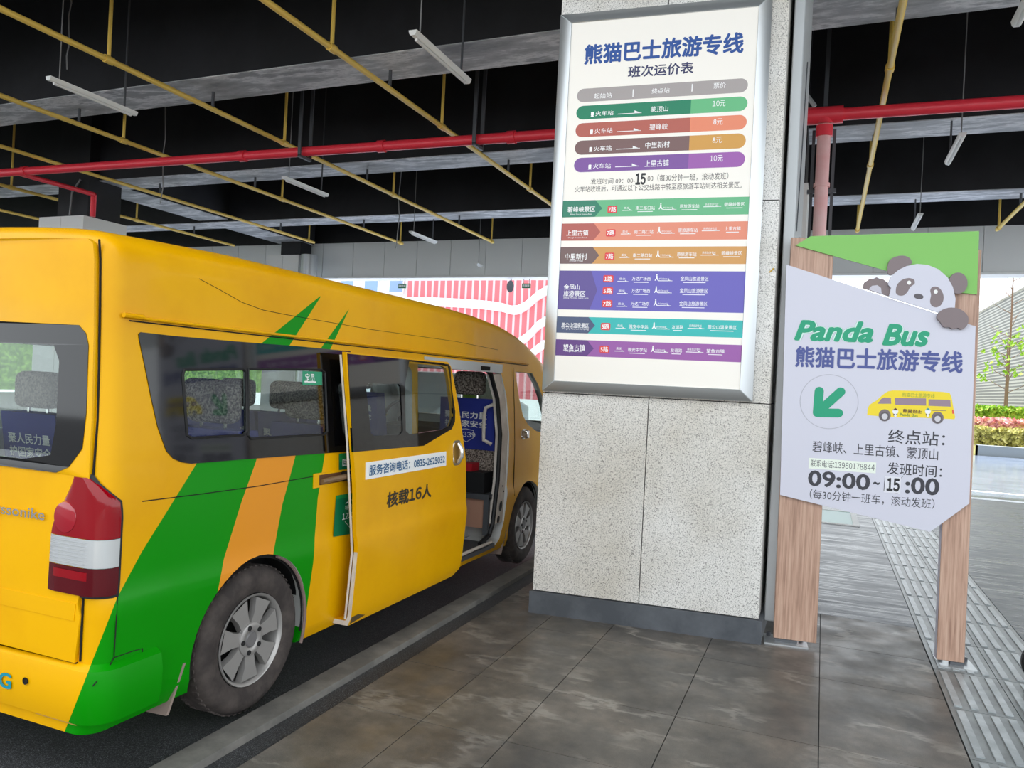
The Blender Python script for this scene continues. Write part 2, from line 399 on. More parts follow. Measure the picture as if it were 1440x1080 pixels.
# ------------------------------------------------------------------ canopy: slab, beams, fascia, columns
slabm(-26, 1.2, 6.5, 16.9, 6.0, 6.3, M['slab'], 'ceiling')
def beam(name, a, b):
    (x0, y0, z0), (x1, y1, z1) = a, b
    mb = MB(); mb.box((x0, y0, z0+.012), (x1, y1, z1), M['black']); mb.box((x0+.004, y0+.004, z0), (x1-.004, y1-.004, z0+.011), M['soffit'])
    return mb.build(name, kind='structure')
for yb in (3.35, 6.62, 9.90, 13.30): beam('ceiling_beam', (-26, yb, 4.75), (6.5, yb+.62, 6.0))
for xb in (-13.2, -1.45):
    for y0, y1 in ((7.24, 9.90), (10.52, 13.30), (13.92, 16.4)):
        if xb < -5 and y0 < 8: continue
        beam('ceiling_beam', (xb, y0, 4.80), (xb+.85, y1, 6.0))
mb = MB(); mb.box((-26, 16.47, 3.99), (16, 16.9, 4.86), M['clad2'])
for i in range(46): mb.box((-25.9+i*.92, 16.445, 4.0), (-25.9+i*.92+.905, 16.468, 4.85), M['clad2'])
mb.box((-26, 16.43, 3.95), (16, 16.9, 3.99), M['lamp'])
mb.build('wall_back', kind='structure')
mb = MB(); mb.box((-26, 16.5, 4.86), (16, 16.9, 6.1), M['black']); mb.build('wall_back_upper', kind='structure')
def column(x0, y0, x1, y1, zc, dx=.34):
    mb = MB(); n = 2
    for i in range(n):
        w = (x1-x0)/n; mb.box((x0+w*i+.004, y0, 0), (x0+w*(i+1)-.004, y1, zc), M['clad'])
    mb.box((x0+.006, y0+.006, 0), (x1-.006, y1-.006, zc-.01), M['gap'])
    mb.build('column_cladding', kind='structure')
    slabm(x0+dx, y0+.1, x1-.04, y1-.12, zc, 6.0, M['black'], 'column')
column(-13.28, 9.6, -12.15, 10.5, 4.07); column(-1.55, 9.6, -.28, 10.7, 4.02)
column(-13.3, 15.75, -12.32, 16.4, 4.45)
MB().tube([(-12.08, 15.85, 0), (-12.08, 15.85, 4.45)], .2, M['alu'], 20).build('column', kind='structure')

# ------------------------------------------------------------------ services under the canopy
def hanger(parent, x, y, z0, z1, r, m, name='hanger_rod'):
    return MB().tube([(x, y, z0), (x, y, z1)], r, m, 8).build(name, parent)
def ypipe(x, y0, y1, label, rods, clips, r=.030):
    t = thing('sprinkler_pipe', label, 'pipe', (x, (y0+y1)/2, 4.55), 'yellow pipes under the canopy')
    mb = MB(); mb.tube([(x, y0, 4.55), (x, y1, 4.55)], r, M['ypipe'], 12)
    for q in rods: mb.tube([(x, q-.05, 4.55), (x, q+.05, 4.55)], r*1.35, M['ypipe'], 12)
    mb.build('pipe_run', t)
    for q in rods: hanger(t, x, q, 4.58, 6.0, r*.62, M['ypipe'])
    for q in clips: hanger(t, x, q, 4.58, 4.76, r*.6, M['steel'], 'pipe_clip')
R1 = [5.55, 8.05, 11.0, 14.9]
CL = [7.0, 10.3, 13.6]
ypipe(-4.41, 3.0, 15.35, 'yellow ceiling pipe nearest the left edge of the granite pillar, longest in view', [5.97, 8.2, 11.2, 14.9], CL)
ypipe(-6.82, 3.0, 15.3, 'second yellow ceiling pipe left of the pillar, starting at the top left corner', [5.58, 8.3, 11.1, 15.2], CL)
ypipe(-9.03, 3.2, 15.2, 'third yellow ceiling pipe left of the pillar, crossing above the short red branch pipe', [7.68, 11.0, 15.1], CL)
ypipe(-11.16, 4.0, 14.8, 'fourth yellow ceiling pipe left of the pillar, running past the side of the black column', [7.3, 14.6], CL)
ypipe(-13.62, 4.5, 14.9, 'fifth yellow ceiling pipe left of the pillar, ending behind the black column', [9.3, 12.0], CL)
ypipe(-15.95, 5.5, 14.9, 'farthest left yellow ceiling pipe, low over the roof of the yellow minibus', [10.0, 13.0], CL)
ypipe(.42, 3.0, 15.15, 'yellow ceiling pipe right of the pillar, crossing behind the red pipe above the panda sign', [7.75, 10.9, 15.0], CL)
ypipe(2.62, 7.0, 15.3, 'short visible yellow ceiling pipe at the far right, end bracket above the panda sign corner', [15.15, 11.], CL)
# red fire main with branch, drop and hangers
t = thing('fire_main', 'long red fire pipe running across under the canopy behind the pillar', 'pipe', (-5.5, 8.35, 4.4))
def rx(x): return 8.10+(x+12.3)*.028
mb = MB(); mb.tube([(-24, rx(-24), 4.4), (8, rx(8), 4.4)], .062, M['red'], 18)
for x in (-11.6, -7.45, -5.3, -3.55, -2.2, 2.6): mb.tube([(x-.05, rx(x), 4.4), (x+.05, rx(x), 4.4)], .076, M['red'], 18)
mb.build('main_run', t)
mb = MB(); mb.tube([(-.30, rx(-.3), 4.4), (.05, rx(.05), 4.4)], .088, M['red'], 18); mb.tube([(-.12, rx(-.12), 4.4), (-.12, rx(-.12), 4.31)], .08, M['red'], 18); mb.build('tee_coupling', t)
mb = MB(); xb = -11.75; mb.tube([(xb, rx(xb)+.03, 4.38), (xb, 9.45, 4.38)], .04, M['red'], 12)
mb.tube([(xb, 9.45, 4.38), (xb-.02, 9.47, 4.36), (xb-.02, 9.47, 4.0)], .045, M['red'], 12); mb.build('branch_pipe', t)
for x in (-6.45, -3.98, 1.9):
    mb = MB(); y = rx(x)
    mb.box((x-.022, y-.12, 4.32), (x+.022, y-.10, 6.0), M['steel']); mb.box((x-.022, y+.10, 4.32), (x+.022, y+.12, 6.0), M['steel']); mb.box((x-.022, y-.12, 4.30), (x+.022, y+.12, 4.33), M['steel'])
    mb.build('trapeze_hanger', t)
t = thing('drop_pipe', 'faded pink vertical pipe dropping from the red pipe behind the panda sign', 'pipe', (-.12, 8.45, 0))
mb = MB(); mb.tube([(-.12, 8.44, .3), (-.12, 8.44, 4.30)], .066, M['pink'], 18); mb.build('riser', t)
for z0, z1, r, m in ((4.18, 4.29, .082, 'red'), (3.66, 3.70, .08, 'pink'), (2.92, 2.95, .08, 'pink')): MB().tube([(-.12, 8.44, z0), (-.12, 8.44, z1)], r, M[m], 18).build('pipe_collar', t)
mb = MB(); mb.box((-.235, 8.52, 2.9), (-.205, 8.56, 4.28), M['steel']); mb.box((-.035, 8.52, 2.9), (-.005, 8.56, 4.28), M['steel'])
mb.box((-.26, 8.50, 3.62), (.02, 8.54, 3.66), M['steel']); mb.box((-.24, 8.36, 2.88), (0, 8.56, 2.92), M['steel']); mb.build('bracket', t)
mb = MB(); mb.box((-.14, 8.52, 4.45), (-.10, 8.56, 6.0), M['steel']); mb.build('hanger_channel', t)
mb = MB(); mb.tube([(-.22, 8.44, 4.5), (-.56, 8.44, 5.0)], .022, M['alud'], 4); mb.build('brace_strut', t)
# strip lights on rods
def striplight(x, y, label, L=1.05, z=4.3):
    t = thing('strip_light', label, 'light', (x, y+L/2, z), 'strip lights under the canopy')
    mb = MB()
    mb.prism([(-.038, .03), (.038, .03), (.03, .0), (.018, -.012), (-.018, -.012), (-.03, 0)], lambda a, b: (x+a, y, z+b), lambda a, b: (x+a, y+L, z+b), M['lamp'])
    mb.build('housing', t)
    MB().tube([(x, y+.06, z-.024), (x, y+L-.06, z-.024)], .013, M['white'], 10).build('tube', t)
    hanger(t, x, y+.12, z+.03, 6.0, .006, M['wire']); hanger(t, x, y+L-.15, z+.03, 6.0, .011, M['steel'])
for x, y, l in ((-7.30, 5.3, 'white strip light hanging at the upper left, before the first grey beam'), (-3.23, 5.43, 'white strip light hanging nearest the top of the granite pillar'),
                (-7.38, 9.0, 'white strip light hanging just below the red pipe, over the minibus roof'), (-7.5, 12.9, 'small white strip light in front of the grey back fascia, above the minibus roof'),
                (-7.6, 16.75-.6, 'farthest tiny strip light hanging at the lower edge of the fascia, left of the pillar'), (1.21, 9.08, 'white strip light hanging right of the pillar under the red pipe'),
                (1.21, 12.8, 'small white strip light just above the green top of the panda sign'), (1.18, 5.5, 'white strip light cut by the upper right corner of the picture')):
    striplight(x, y, l, z=4.3 if y < 16 else 4.22, L=1.05 if y < 16 else .9)
# bare wires, conduits
def wirething(name, pts, r, m, label, cat): return tag(MB().tube(pts, r, m, 6).build(name), label, cat)
wirething('conduit', [(-12.55, 9.64, 4.1), (-12.52, 9.64, 4.5), (-12.35, 9.66, 4.72)], .018, M['wire'], 'thin bent metal conduit on the black column at the left', 'conduit')
wirething('conduit', [(-.42, 9.55, 4.05), (-.42, 9.55, 4.62), (-.46, 9.6, 4.75)], .03, M['wire'], 'pale metal conduit up the dark column beside the pink pipe', 'conduit')
for i, (x, y, z, l) in enumerate(((-9.6, 8.9, 4.0, 'bare wire hanging below the third yellow pipe at left'), (-7.0, 11.6, 3.75, 'crinkled bare wire hanging behind the red pipe over the minibus'),
                                 (-8.1, 6.1, 4.8, 'thin wire against the first beam at upper left'), (-9.3, 5.7, 4.7, 'thin pale wire left of the strip light at upper left'))):
    pts = [(x+.02*math.sin(k*2.1+i), y, 6.0-(6.0-z)*k/8) for k in range(9)]
    wirething('hanging_wire', pts, .008, M['wire'], l, 'wire')

# ------------------------------------------------------------------ granite pillar
PA, PB = np.array([-1.733, 4.752, 0]), np.array([-.280, 4.880, 0])
PU = (PB-PA)/np.linalg.norm(PB-PA); PN = np.array([PU[1], -PU[0], 0]); PW = np.linalg.norm(PB-PA)
def pf(u, z, d=0.): return tuple(PA+PU*u+np.array([0, 0, z])+PN*d)       # point on the pillar face, d metres in front
def ppix(x, y, d=0.):
    r = ray(x, y); P0 = PA+PN*d; t = ((P0-CP)@PN)/(r@PN); P = CP+r*t; return float((P-P0)@PU), float(P[2])
D1 = 1.48
mb = MB()
def pblk(u0, u1, z0, z1, d, m):     # block of the pillar between u0..u1 of the face
    a, b = pf(u0, 0, d), pf(u1, 0, d); c = (b[0], b[1]+D1+d, 0); e = (a[0], a[1]+D1+d, 0)
    mb.hexa([(q[0], q[1], z0) for q in (a, b, c, e)]+[(q[0], q[1], z1) for q in (a, b, c, e)], m)
pblk(.03, 1.428, .0, 6.0, -.03, M['gap'])
zz = [.146, 1.452, 2.69, 3.93, 5.2]; uu = [.018, .714, 1.438]
for z0, z1 in zip(zz, zz[1:]):
    for u0, u1 in zip(uu, uu[1:]): pblk(u0+(.003 if u0 > .1 else 0), u1-(.003 if u1 < 1.4 else 0), z0+.003, z1-.003, -.02, M['granite'])
mb.build('pillar', kind='structure')
mb = MB(); pblk(0., 1.458, 0., .143, 0., M['plinth']); mb.build('pillar_plinth', kind='structure')
mb = MB(); q = 0
mb.tube([pf(1.40, 2.25, -.015), pf(1.425, 2.275, -.015)], .004, ink((200, 160, 40)), 6)
tag(mb.build('paint_scrape'), 'short yellow paint mark on the granite pillar right of the timetable', 'mark')

# ------------------------------------------------------------------ timetable in its aluminium frame
FD = .030
def fp(x, y): return ppix(x, y, FD)
FU0, FZ0, FU1, FZ1 = .022, 1.462, 1.340, 3.925
IU0, IZ0, IU1, IZ1 = .104, 1.532, 1.262, 3.856
TT = thing('timetable_poster', 'tall bus timetable poster in a silver frame on the granite pillar', 'poster', pf((FU0+FU1)/2, FZ0, 0))
for nm, q in (('left', [(FU0, FZ0), (IU0, IZ0), (IU0, IZ1), (FU0, FZ1)]), ('right', [(FU1, FZ0), (FU1, FZ1), (IU1, IZ1), (IU1, IZ0)]),
              ('bottom', [(FU0, FZ0), (FU1, FZ0), (IU1, IZ0), (IU0, IZ0)]), ('top', [(FU0, FZ1), (IU0, IZ1), (IU1, IZ1), (FU1, FZ1)])):
    # sloped snap-frame profile: outer edge low, inner edge high
    def fr(a, b):
        inner = (abs(a-IU0) < 1e-6 or abs(a-IU1) < 1e-6) and (abs(b-IZ0) < 1e-6 or abs(b-IZ1) < 1e-6)
        return pf(a, b, .038 if inner else .020)
    mb = MB(); mb.prism(q, fr, lambda a, b: pf(a, b, -.02), M['alu']); bevel(mb.build('frame_rail', TT, smooth=20), .002, 1)
pm = MB(); cream = ink((250, 245, 236))
pm.prism([(IU0-.01, IZ0-.01), (IU1+.01, IZ0-.01), (IU1+.01, IZ1+.01), (IU0-.01, IZ1+.01)], lambda a, b: pf(a, b, FD), lambda a, b: pf(a, b, .0), cream)
def L(k): return lambda a, b: pf(a, b, FD+.0004*k)
def zA(x, y): return fp(760+x*.26861, y*.26852)         # upper half of the sheet
def zB(x, y): return fp(760+x*.27778, 270+y*.27778)     # lower half
def bx(fn, xl, yb, xr, yt): a = fn(xl, yb); b = fn(xr, yt); return (a[0], a[1], b[0], b[1])
def flat(mb, pts, k, m, lay=L): mb.prism(pts, lay(k), lay(k), m, caps=(True, False)) if False else mb.poly([lay(k)(*p) for p in pts], tessellate_polygon([[Vector((p[0], p[1], 0)) for p in pts]]), m)
blue_t, navy = ink((16, 74, 152)), ink((40, 44, 92)); wht = ink((250, 250, 250)); grey_i = ink((84, 78, 76))
text(pm, '熊猫巴士旅游专线', bx(zA, 228, 340, 1068, 165), L(2), blue_t, .036)
text(pm, '班次运价表', bx(zA, 457, 408, 803, 322), L(2), navy, .022)
def pill(fn, xl, yb, xr, yt, m1, m2=None, split=None):
    a0, b0, a1, b1 = bx(fn, xl, yb, xr, yt); r = (b1-b0)/2; c = (b0+b1)/2
    pts = [(a0+r+r*math.cos(t), c+r*math.sin(t)) for t in [math.pi/2+math.pi*k/12 for k in range(13)]]
    pr = [(a1-r+r*math.cos(t), c+r*math.sin(t)) for t in [-math.pi/2+math.pi*k/12 for k in range(13)]]
    if split is None: flat(pm, pts+pr, 1, m1)
    else:
        s = fn(split, (yb+yt)/2)[0]; flat(pm, pts+[(s, b0), (s, b1)], 1, m1); flat(pm, [(s, b1), (s, b0)]+pr, 1, m2)
    return c, r
c, r = pill(zA, 190, 537, 1088, 408, ink((168, 160, 158)))
for b, xl, yb, xr, yt in (('起始站', 280, 518, 375, 484), ('终点站', 582, 492, 677, 458), ('票价', 905, 465, 972, 430)): text(pm, b, bx(zA, xl, yb, xr, yt), L(2), wht, .004)
for x, y0, y1 in ((484, 508, 468), (793, 480, 440)):
    a = zA(x, y0); b = zA(x, y1); flat(pm, [(a[0]-.003, a[1]), (a[0]+.003, a[1]), (a[0]+.003, b[1]), (a[0]-.003, b[1])], 2, wht)
rows = [(186, 628, 1086, 503, (4, 128, 92), (100, 186, 128), '蒙顶山', (576, 588, 670, 553), '10元', (900, 560, 970, 524)),
        (182, 720, 1082, 600, (182, 94, 80), (234, 138, 104), '碧峰峡', (570, 683, 668, 645), '8元', (905, 655, 955, 620)),
        (178, 812, 1077, 697, (122, 92, 90), (212, 156, 72), '中里新村', (548, 778, 678, 738), '8元', (900, 750, 950, 716)),
        (174, 903, 1073, 793, (126, 82, 158), (158, 92, 172), '上里古镇', (545, 875, 673, 835), '10元', (887, 848, 956, 812))]
def train(fn, x, yb, yt):
    a0, b0, a1, b1 = bx(fn, x, yb, x+20, yt); w = a1-a0; h = b1-b0
    flat(pm, rrect(a0+.1*w, b0+.2*h, a1-.1*w, b1, w*.2, 3), 2, wht); flat(pm, [(a0, b0), (a1, b0), (a0+.8*w, b0+.2*h), (a0+.2*w, b0+.2*h)], 2, wht)
def arrow(fn, xl, yl, xr, yr, h=.018):
    a = fn(xl, yl); b = fn(xr, yr); z = (a[1]+b[1])/2-.004; w = b[0]-a[0]
    flat(pm, [(a[0], z-.002), (b[0], z-.002), (b[0], z+.002), (a[0], z+.002)], 2, wht)
    flat(pm, [(b[0]-w*.3, z-.002), (b[0], z-.002), (b[0]-w*.3, z+h)], 2, wht)
for i, (xl, yb, xr, yt, c1, c2, b, bb, pz, pb) in enumerate(rows):
    pill(zA, xl, yb, xr, yt, ink(c1), ink(c2), 787-i*4); dx = -i*4.5
    text(pm, '火车站', bx(zA, 288+dx, 608+92*i, 383+dx, 577+92*i), L(2), wht, .006); train(zA, 262+dx, 612+92*i, 586+92*i)
    arrow(zA, 405+dx, 598+92*i, 530+dx, 584+93*i); text(pm, b, bx(zA, *bb), L(2), wht, .006); text(pm, pz, bx(zA, *pb), L(2), wht, .004)
text(pm, '发班时间 09：00-', bx(zA, 262, 966, 495, 930), L(2), grey_i, .002)
a = bx(zA, 493, 972, 560, 902); flat(pm, [(a[0], a[1]), (a[2], a[1]), (a[2], a[3]), (a[0], a[3])], 3, cream)
text(pm, '15', bx(zA, 496, 969, 553, 906), L(4), ink((24, 24, 26)), .05)
text(pm, '00（每30分钟一班，滚动发班）', bx(zA, 560, 953, 985, 902), L(2), grey_i, .002)
text(pm, '火车站收班后，可通过以下公交线路中转至原旅游车站到达相关景区。', bx(zA, 180, 1008, 1055, 950), L(2), grey_i, .002)
redb = ink((226, 62, 66))
def walker(fn, x, y, h=.034):
    a = fn(x, y); s = h/1.; P = lambda q: [(a[0]+u*s, a[1]+v*s) for u, v in q]
    flat(pm, [(a[0]+.3*s+.13*s*math.cos(t), a[1]+1.05*s+.13*s*math.sin(t)) for t in [k*.7 for k in range(9)]], 3, wht)
    flat(pm, P([(.18, .9), (.42, .9), (.45, .45), (.7, 0), (.5, 0), (.3, .35), (.1, 0), (-.08, 0), (.15, .45)]), 3, wht)
def band(l0, l1, r0, r1, xl, xr, dark, light, tip, label, stops):
    tl, bl, tr, br = zB(xl, l0), zB(xl, l1), zB(xr, r0), zB(xr, r1)
    z1 = (tl[1]+tr[1])/2; z0 = (bl[1]+br[1])/2
    flat(pm, [(IU0, z0), (IU1, z0), (IU1, z1), (IU0, z1)], 1, ink(light))
    tx = zB(tip, (l0+l1)/2)[0]; flat(pm, [(IU0, z0), (tx-.045, z0), (tx, (z0+z1)/2), (tx-.045, z1), (IU0, z1)], 2, ink(dark))
    for b, q in label: text(pm, b, bx(zB, *q), L(3), wht, .012 if len(b) < 9 else 0)
    for row in stops:
        for it in row:
            if it[0] == 'badge':
                a = bx(zB, *it[2]); flat(pm, rrect(a[0]-.006, a[1]-.006, a[2]+.006, a[3]+.006, .008, 3), 3, redb); text(pm, it[1], a, L(4), wht, .02)
            elif it[0] == 'walk': walker(zB, it[1], it[2]); arrow(zB, it[1]+18, it[2]-1, it[1]+88, it[2]-4, .009); text(pm, '步行约500米', bx(zB, it[1]+20, it[2]-4, it[1]+72, it[2]-14), L(3), wht, 0)
            elif it[0] == 'arrow': arrow(zB, it[1], it[2], it[3], it[2]-(it[3]-it[1])*it[4], .009); text(pm, it[5], bx(zB, it[1]+8, it[2]-4, it[3]-14, it[2]-16), L(3), wht, 0)
            else:
                text(pm, it[0], bx(zB, *it[1]), L(3), wht, .006); a = bx(zB, *it[1]); w = a[2]-a[0]
                flat(pm, [(a[0]+w*.1, a[1]-.012), (a[2]-w*.1, a[1]-.012), (a[2]-w*.1, a[1]-.008), (a[0]+w*.1, a[1]-.008)], 3, wht)
def stdrow(dx, y, dest, s, route='7路', mid='南二路口站', mid2='原旅游车站', dbox=None, m2=(705, 805), ar=(825, 915)):
    f = lambda x, yy: y+yy-(x-340)*s
    B = lambda x0, x1, h: (x0+dx, f(x0, h), x1+dx, f(x1, -h))
    return [('badge', route, B(344, 384, 13)), ('arrow', 415+dx, f(415, 5), 465+dx, s, '乘坐'), (mid, B(482, 580, 9)), ('walk', 600+dx, f(600, 10)), (mid2, B(m2[0], m2[1], 9)),
            ('arrow', ar[0]+dx, f(ar[0], 4), ar[1]+dx, s, '换乘旅游专线'), (dest, B(*(dbox or (930, 1035)), 9))]
band(55, 138, 12, 103, 118, 1063, (44, 128, 102), (104, 184, 134), 312, [('碧峰峡景区', (137, 103, 278, 72)), ('Bifeng Gorge Scenic Area', (152, 119, 260, 108))], [stdrow(0, 89, '碧峰峡景区', .042)])
band(170, 256, 137, 230, 112, 1057, (182, 96, 86), (230, 142, 116), 303, [('上里古镇', (131, 222, 243, 192)), ('Shangli Ancient Town', (140, 236, 236, 227))], [stdrow(-8, 208, '上里古镇', .036, dbox=(940, 1022))])
band(290, 372, 263, 355, 105, 1050, (118, 94, 92), (212, 156, 88), 297, [('中里新村', (124, 342, 237, 311)), ('Zhongli Village', (146, 353, 216, 345))], [stdrow(-14, 326, '碧峰峡景区', .026)])
def gold(dx, y, rt, st):
    B = lambda x0, x1, h: (x0+dx, y+h, x1+dx, y-h)
    return [('badge', rt, B(322, 366, 13)), ('arrow', 390+dx, y+11, 445+dx, 0, '乘坐'), (st, B(463, 558, 10)), ('walk', 580+dx, y+10), ('金凤山旅游景区', B(708, 852, 11))]
band(407, 603, 392, 603, 97, 1043, (98, 82, 150), (106, 98, 186), 287, [('金凤山', (118, 494, 200, 468)), ('旅游景区', (116, 528, 228, 500)), ('Jinfeng Mountain Scenic Area', (116, 541, 243, 533))],
     [gold(0, 439, '1路', '万达广场西'), gold(-3, 500, '5路', '万达广场西'), gold(-6, 565, '7路', '万达广场东')])
band(640, 720, 640, 730, 90, 1032, (78, 90, 122), (52, 186, 182), 276, [('周公山温泉景区', (106, 686, 246, 664)), ('Zhougong Mountain Hot Spring', (108, 697, 244, 690))], [stdrow(-34, 681, '周公山温泉景区', -.006, '5路', '雅安中学站', '友谊路', (880, 1028), (699, 757), (779, 864))])
band(752, 832, 768, 857, 85, 1025, (100, 62, 132), (156, 92, 168), 270, [('望鱼古镇', (115, 802, 226, 773)), ('Wangyu Ancient Town', (126, 810, 212, 804))], [stdrow(-40, 796, '望鱼古镇', -.016, '5路', '雅安中学站', '友谊路', (880, 972), (698, 758), (775, 865))])
pm.build('printed_sheet', TT, smooth=0)

# side display frame, small lamp and junction box on the pillar's right face
SX = -.262
t = thing('side_display', 'narrow grey metal display frame with a purple poster on the pillar side', 'poster', (SX, 5.6, .2))
mb = MB()
mb.prism([(5.06, .10), (6.3, .10), (6.3, 5.0), (5.06, 5.0)], lambda a, b: (-.215, a, b), lambda a, b: (-.28, a, b), M['alud'], holes=[[(5.14, .85), (6.2, .85), (6.2, 2.2), (5.14, 2.2)]])
bevel(mb.build('frame', t, smooth=20), .006, 1)
mb = MB(); mb.box((-.262, 5.13, .84), (-.235, 6.21, 2.21), ink((122, 112, 140))); mb.build('poster_sheet', t)
t = thing('wall_lamp', 'small round brown lamp over a grey box beside the left post of the panda sign', 'lamp', (-.20, 5.2, 2.2))
MB().lathe([(.001, .075), (.03, .068), (.055, .045), (.066, 0), (.055, -.03)], lambda r, a, h: (-.210+h*.6+.02, 5.2+r*math.cos(a), 2.455+r*math.sin(a)), ink((150, 126, 108), .3), 20).build('dome', t)
mb = MB(); mb.box((-.213, 5.14, 2.235), (-.150, 5.26, 2.39), ink((146, 150, 134))); bevel(mb.build('junction_box', t), .006)
wirething('cable', [(-.209, 5.2, 2.56), (-.209, 5.3, 2.8), (-.209, 5.45, 3.2), (-.209, 5.6, 3.8)], .004, M['steel'], 'thin cable running up the pillar side above the small lamp', 'cable')

# ------------------------------------------------------------------ panda bus sign on two wooden posts
SA, SB = np.array([-.2077, 4.9665, 0]), np.array([.817, 5.0724, 0])
SU = (SB-SA)/np.linalg.norm(SB-SA); SN = np.array([SU[1], -SU[0], 0])
def sf(u, z, d=0.): return tuple(SA+SU*u+np.array([0, 0, z])+SN*d)
def spix(x, y, d=0.):
    r = ray(x, y); P0 = SA+SN*d; t = ((P0-CP)@SN)/(r@SN); P = CP+r*t; return float((P-P0)@SU), float(P[2])
def SP(pts, d, fn=lambda x, y: (x, y)): return [spix(*fn(x, y), d) for x, y in pts]
def LS(d): return lambda a, b: sf(a, b, d)
SG = thing('direction_sign', 'white panda bus stop sign with green top on two wood-look posts', 'sign', sf(.5, 0))
mb = MB(); mb.prism([(-.008, .03), (.238, .03), (.222, 2.46), (-.02, 2.475)], LS(0), LS(-.055), M['wood'], side=M['wood']); bevel(mb.build('post', SG), .003, 1)
mb = MB(); mb.prism([(.885, .03), (1.030, .03), (1.012, 2.4), (.868, 2.4)], LS(0), LS(-.055), M['wood'], side=M['board']); bevel(mb.build('post', SG), .003, 1)
for u0, u1 in ((-.06, .19), (.90, 1.09)):
    mb = MB(); mb.prism([(u0, -.04), (u1, -.04), (u1, .15), (u0, .15)], lambda a, b: tuple(np.array(sf(a, .008, -b))), lambda a, b: sf(a, .0, -b), M['alu'])
    for u in (u0+.03, u1-.03): mb.tube([sf(u, .008, -.11), sf(u, .03, -.11)], .014, M['steel'], 8)
    mb.prism([(u0+.06, .0), (u1-.06, .0), (u1-.06, .05), (u0+.06, .05)], LS(-.01), LS(-.05), M['steel'])
    mb.build('base_plate', SG)
mb = MB(); mb.prism(SP([(1119, 345), (1140, 332), (1377, 325), (1374, 414), (1345, 411), (1300, 397), (1248, 381)], .012), LS(.012), LS(.001), M['green']); mb.build('green_top_panel', SG)
bd = .022
mb = MB(); mb.prism(SP([(1106, 372), (1372, 459), (1363, 708), (1308, 748), (1097, 696)], bd), LS(bd), LS(.004), M['board'])
def zC(x, y): return 1080+x*.25918, 500+y*.25926
def bs(fn, xl, yb, xr, yt): a = spix(*fn(xl, yb), bd); b = spix(*fn(xr, yt), bd); return (a[0], a[1], b[0], b[1])
def LB(k): return LS(bd+.0005*k)
idt = lambda x, y: (x, y)
def zP(x, y): return 1100+x*.1875, 440+y*.1875
teal = ink((14, 156, 116)); mint = ink((206, 236, 226)); ptxt = ink((54, 54, 62)); pblue = ink((70, 82, 146)); rim = ink((190, 190, 208))
for lay, m, b in ((1, ink((168, 176, 186)), .095), (2, mint, .082), (3, teal, .045)):
    gx = (b-.045)*44
    text(mb, 'Panda', bs(zP, 88-gx, 208+gx, 688+gx, 66-gx), LB(lay), m, b, .28); text(mb, 'Bus', bs(zP, 748-gx, 246+gx, 1112+gx, 88-gx), LB(lay), m, b, .28)
for lay, m, b in ((1, rim, .06), (2, pblue, .03)):
    g = (b-.03)*90; text(mb, '熊猫巴士旅游专线', bs(zP, 95-g, 405+g, 1360+g, 288-g), LB(lay), m, b)
c = spix(*zC(330, 250), bd); r = .5*(spix(*zC(490, 250), bd)[0]-spix(*zC(170, 250), bd)[0])
mb.poly([LB(1)(*p) for p in circ(c, r, 48)]+[LB(1)(*p) for p in circ(c, r*.975, 48)], [(i, (i+1) % 48, 48+(i+1) % 48, 48+i) for i in range(48)], ink((176, 176, 188)))
def stroke(p, q, w, m, k):
    p, q = np.array(p), np.array(q); d = (q-p)/np.linalg.norm(q-p); t0 = math.atan2(d[1], d[0])
    pts = [tuple(q+w*np.array([math.cos(t0+a), math.sin(t0+a)])) for a in np.linspace(-math.pi/2, math.pi/2, 9)]+[tuple(p+w*np.array([math.cos(t0+a), math.sin(t0+a)])) for a in np.linspace(math.pi/2, 1.5*math.pi, 9)]
    mb.poly([LB(k)(*v) for v in pts], tessellate_polygon([[Vector((v[0], v[1], 0)) for v in pts]]), m)
K = spix(*zC(268, 310), bd)
for k, e in enumerate(((278, 193), (382, 312), (394, 196))): stroke(K, spix(*zC(*e), bd), .026, teal, 2+k*.3)
for b, q, bo in (('终点站：', (650, 474, 962, 416), .008), ('碧峰峡、上里古镇、蒙顶山', (240, 522, 925, 505), .004), ('发班时间：', (645, 642, 945, 598), .012), ('（每30分钟一班车，滚动发班）', (225, 777, 905, 778), .002)):
    text(mb, b, bs(zC, *q), LB(1), ptxt, bo)
a = bs(zC, 220, 612, 587, 580); flat(mb, [(a[0], a[1]), (a[2], a[1]), (a[2], a[3]), (a[0], a[3])], 1, ink((232, 240, 228)), LB)
text(mb, '联系电话：13980178844', bs(zC, 230, 602, 580, 588), LB(2), ink((90, 92, 96)), .004)
def serif(b, q): text(mb, b, bs(zC, *q), LB(1), ptxt, .03)
serif('09:00', (215, 706, 556, 645)); text(mb, '~', bs(zC, 570, 700, 606, 686), LB(1), ptxt, .03); serif(':00', (742, 747, 932, 668))
a = bs(zC, 628, 742, 722, 660); flat(mb, [(a[0], a[1]), (a[2], a[1]), (a[2], a[3]), (a[0], a[3])], 2, ink((222, 222, 230)), LB)
text(mb, '15', bs(zC, 642, 734, 716, 667), LB(3), ink((26, 26, 30)), .05)
for x0, y0, x1, y1 in ((627, 735, 636, 662), (680, 750, 706, 745), (722, 664, 734, 652)):
    a = bs(zC, x0, y0, x1, y1); flat(mb, [(a[0], a[1]), (a[0]+.003, a[1]), (a[2], a[3]), (a[2]-.003, a[3])], 3, ptxt, LB)
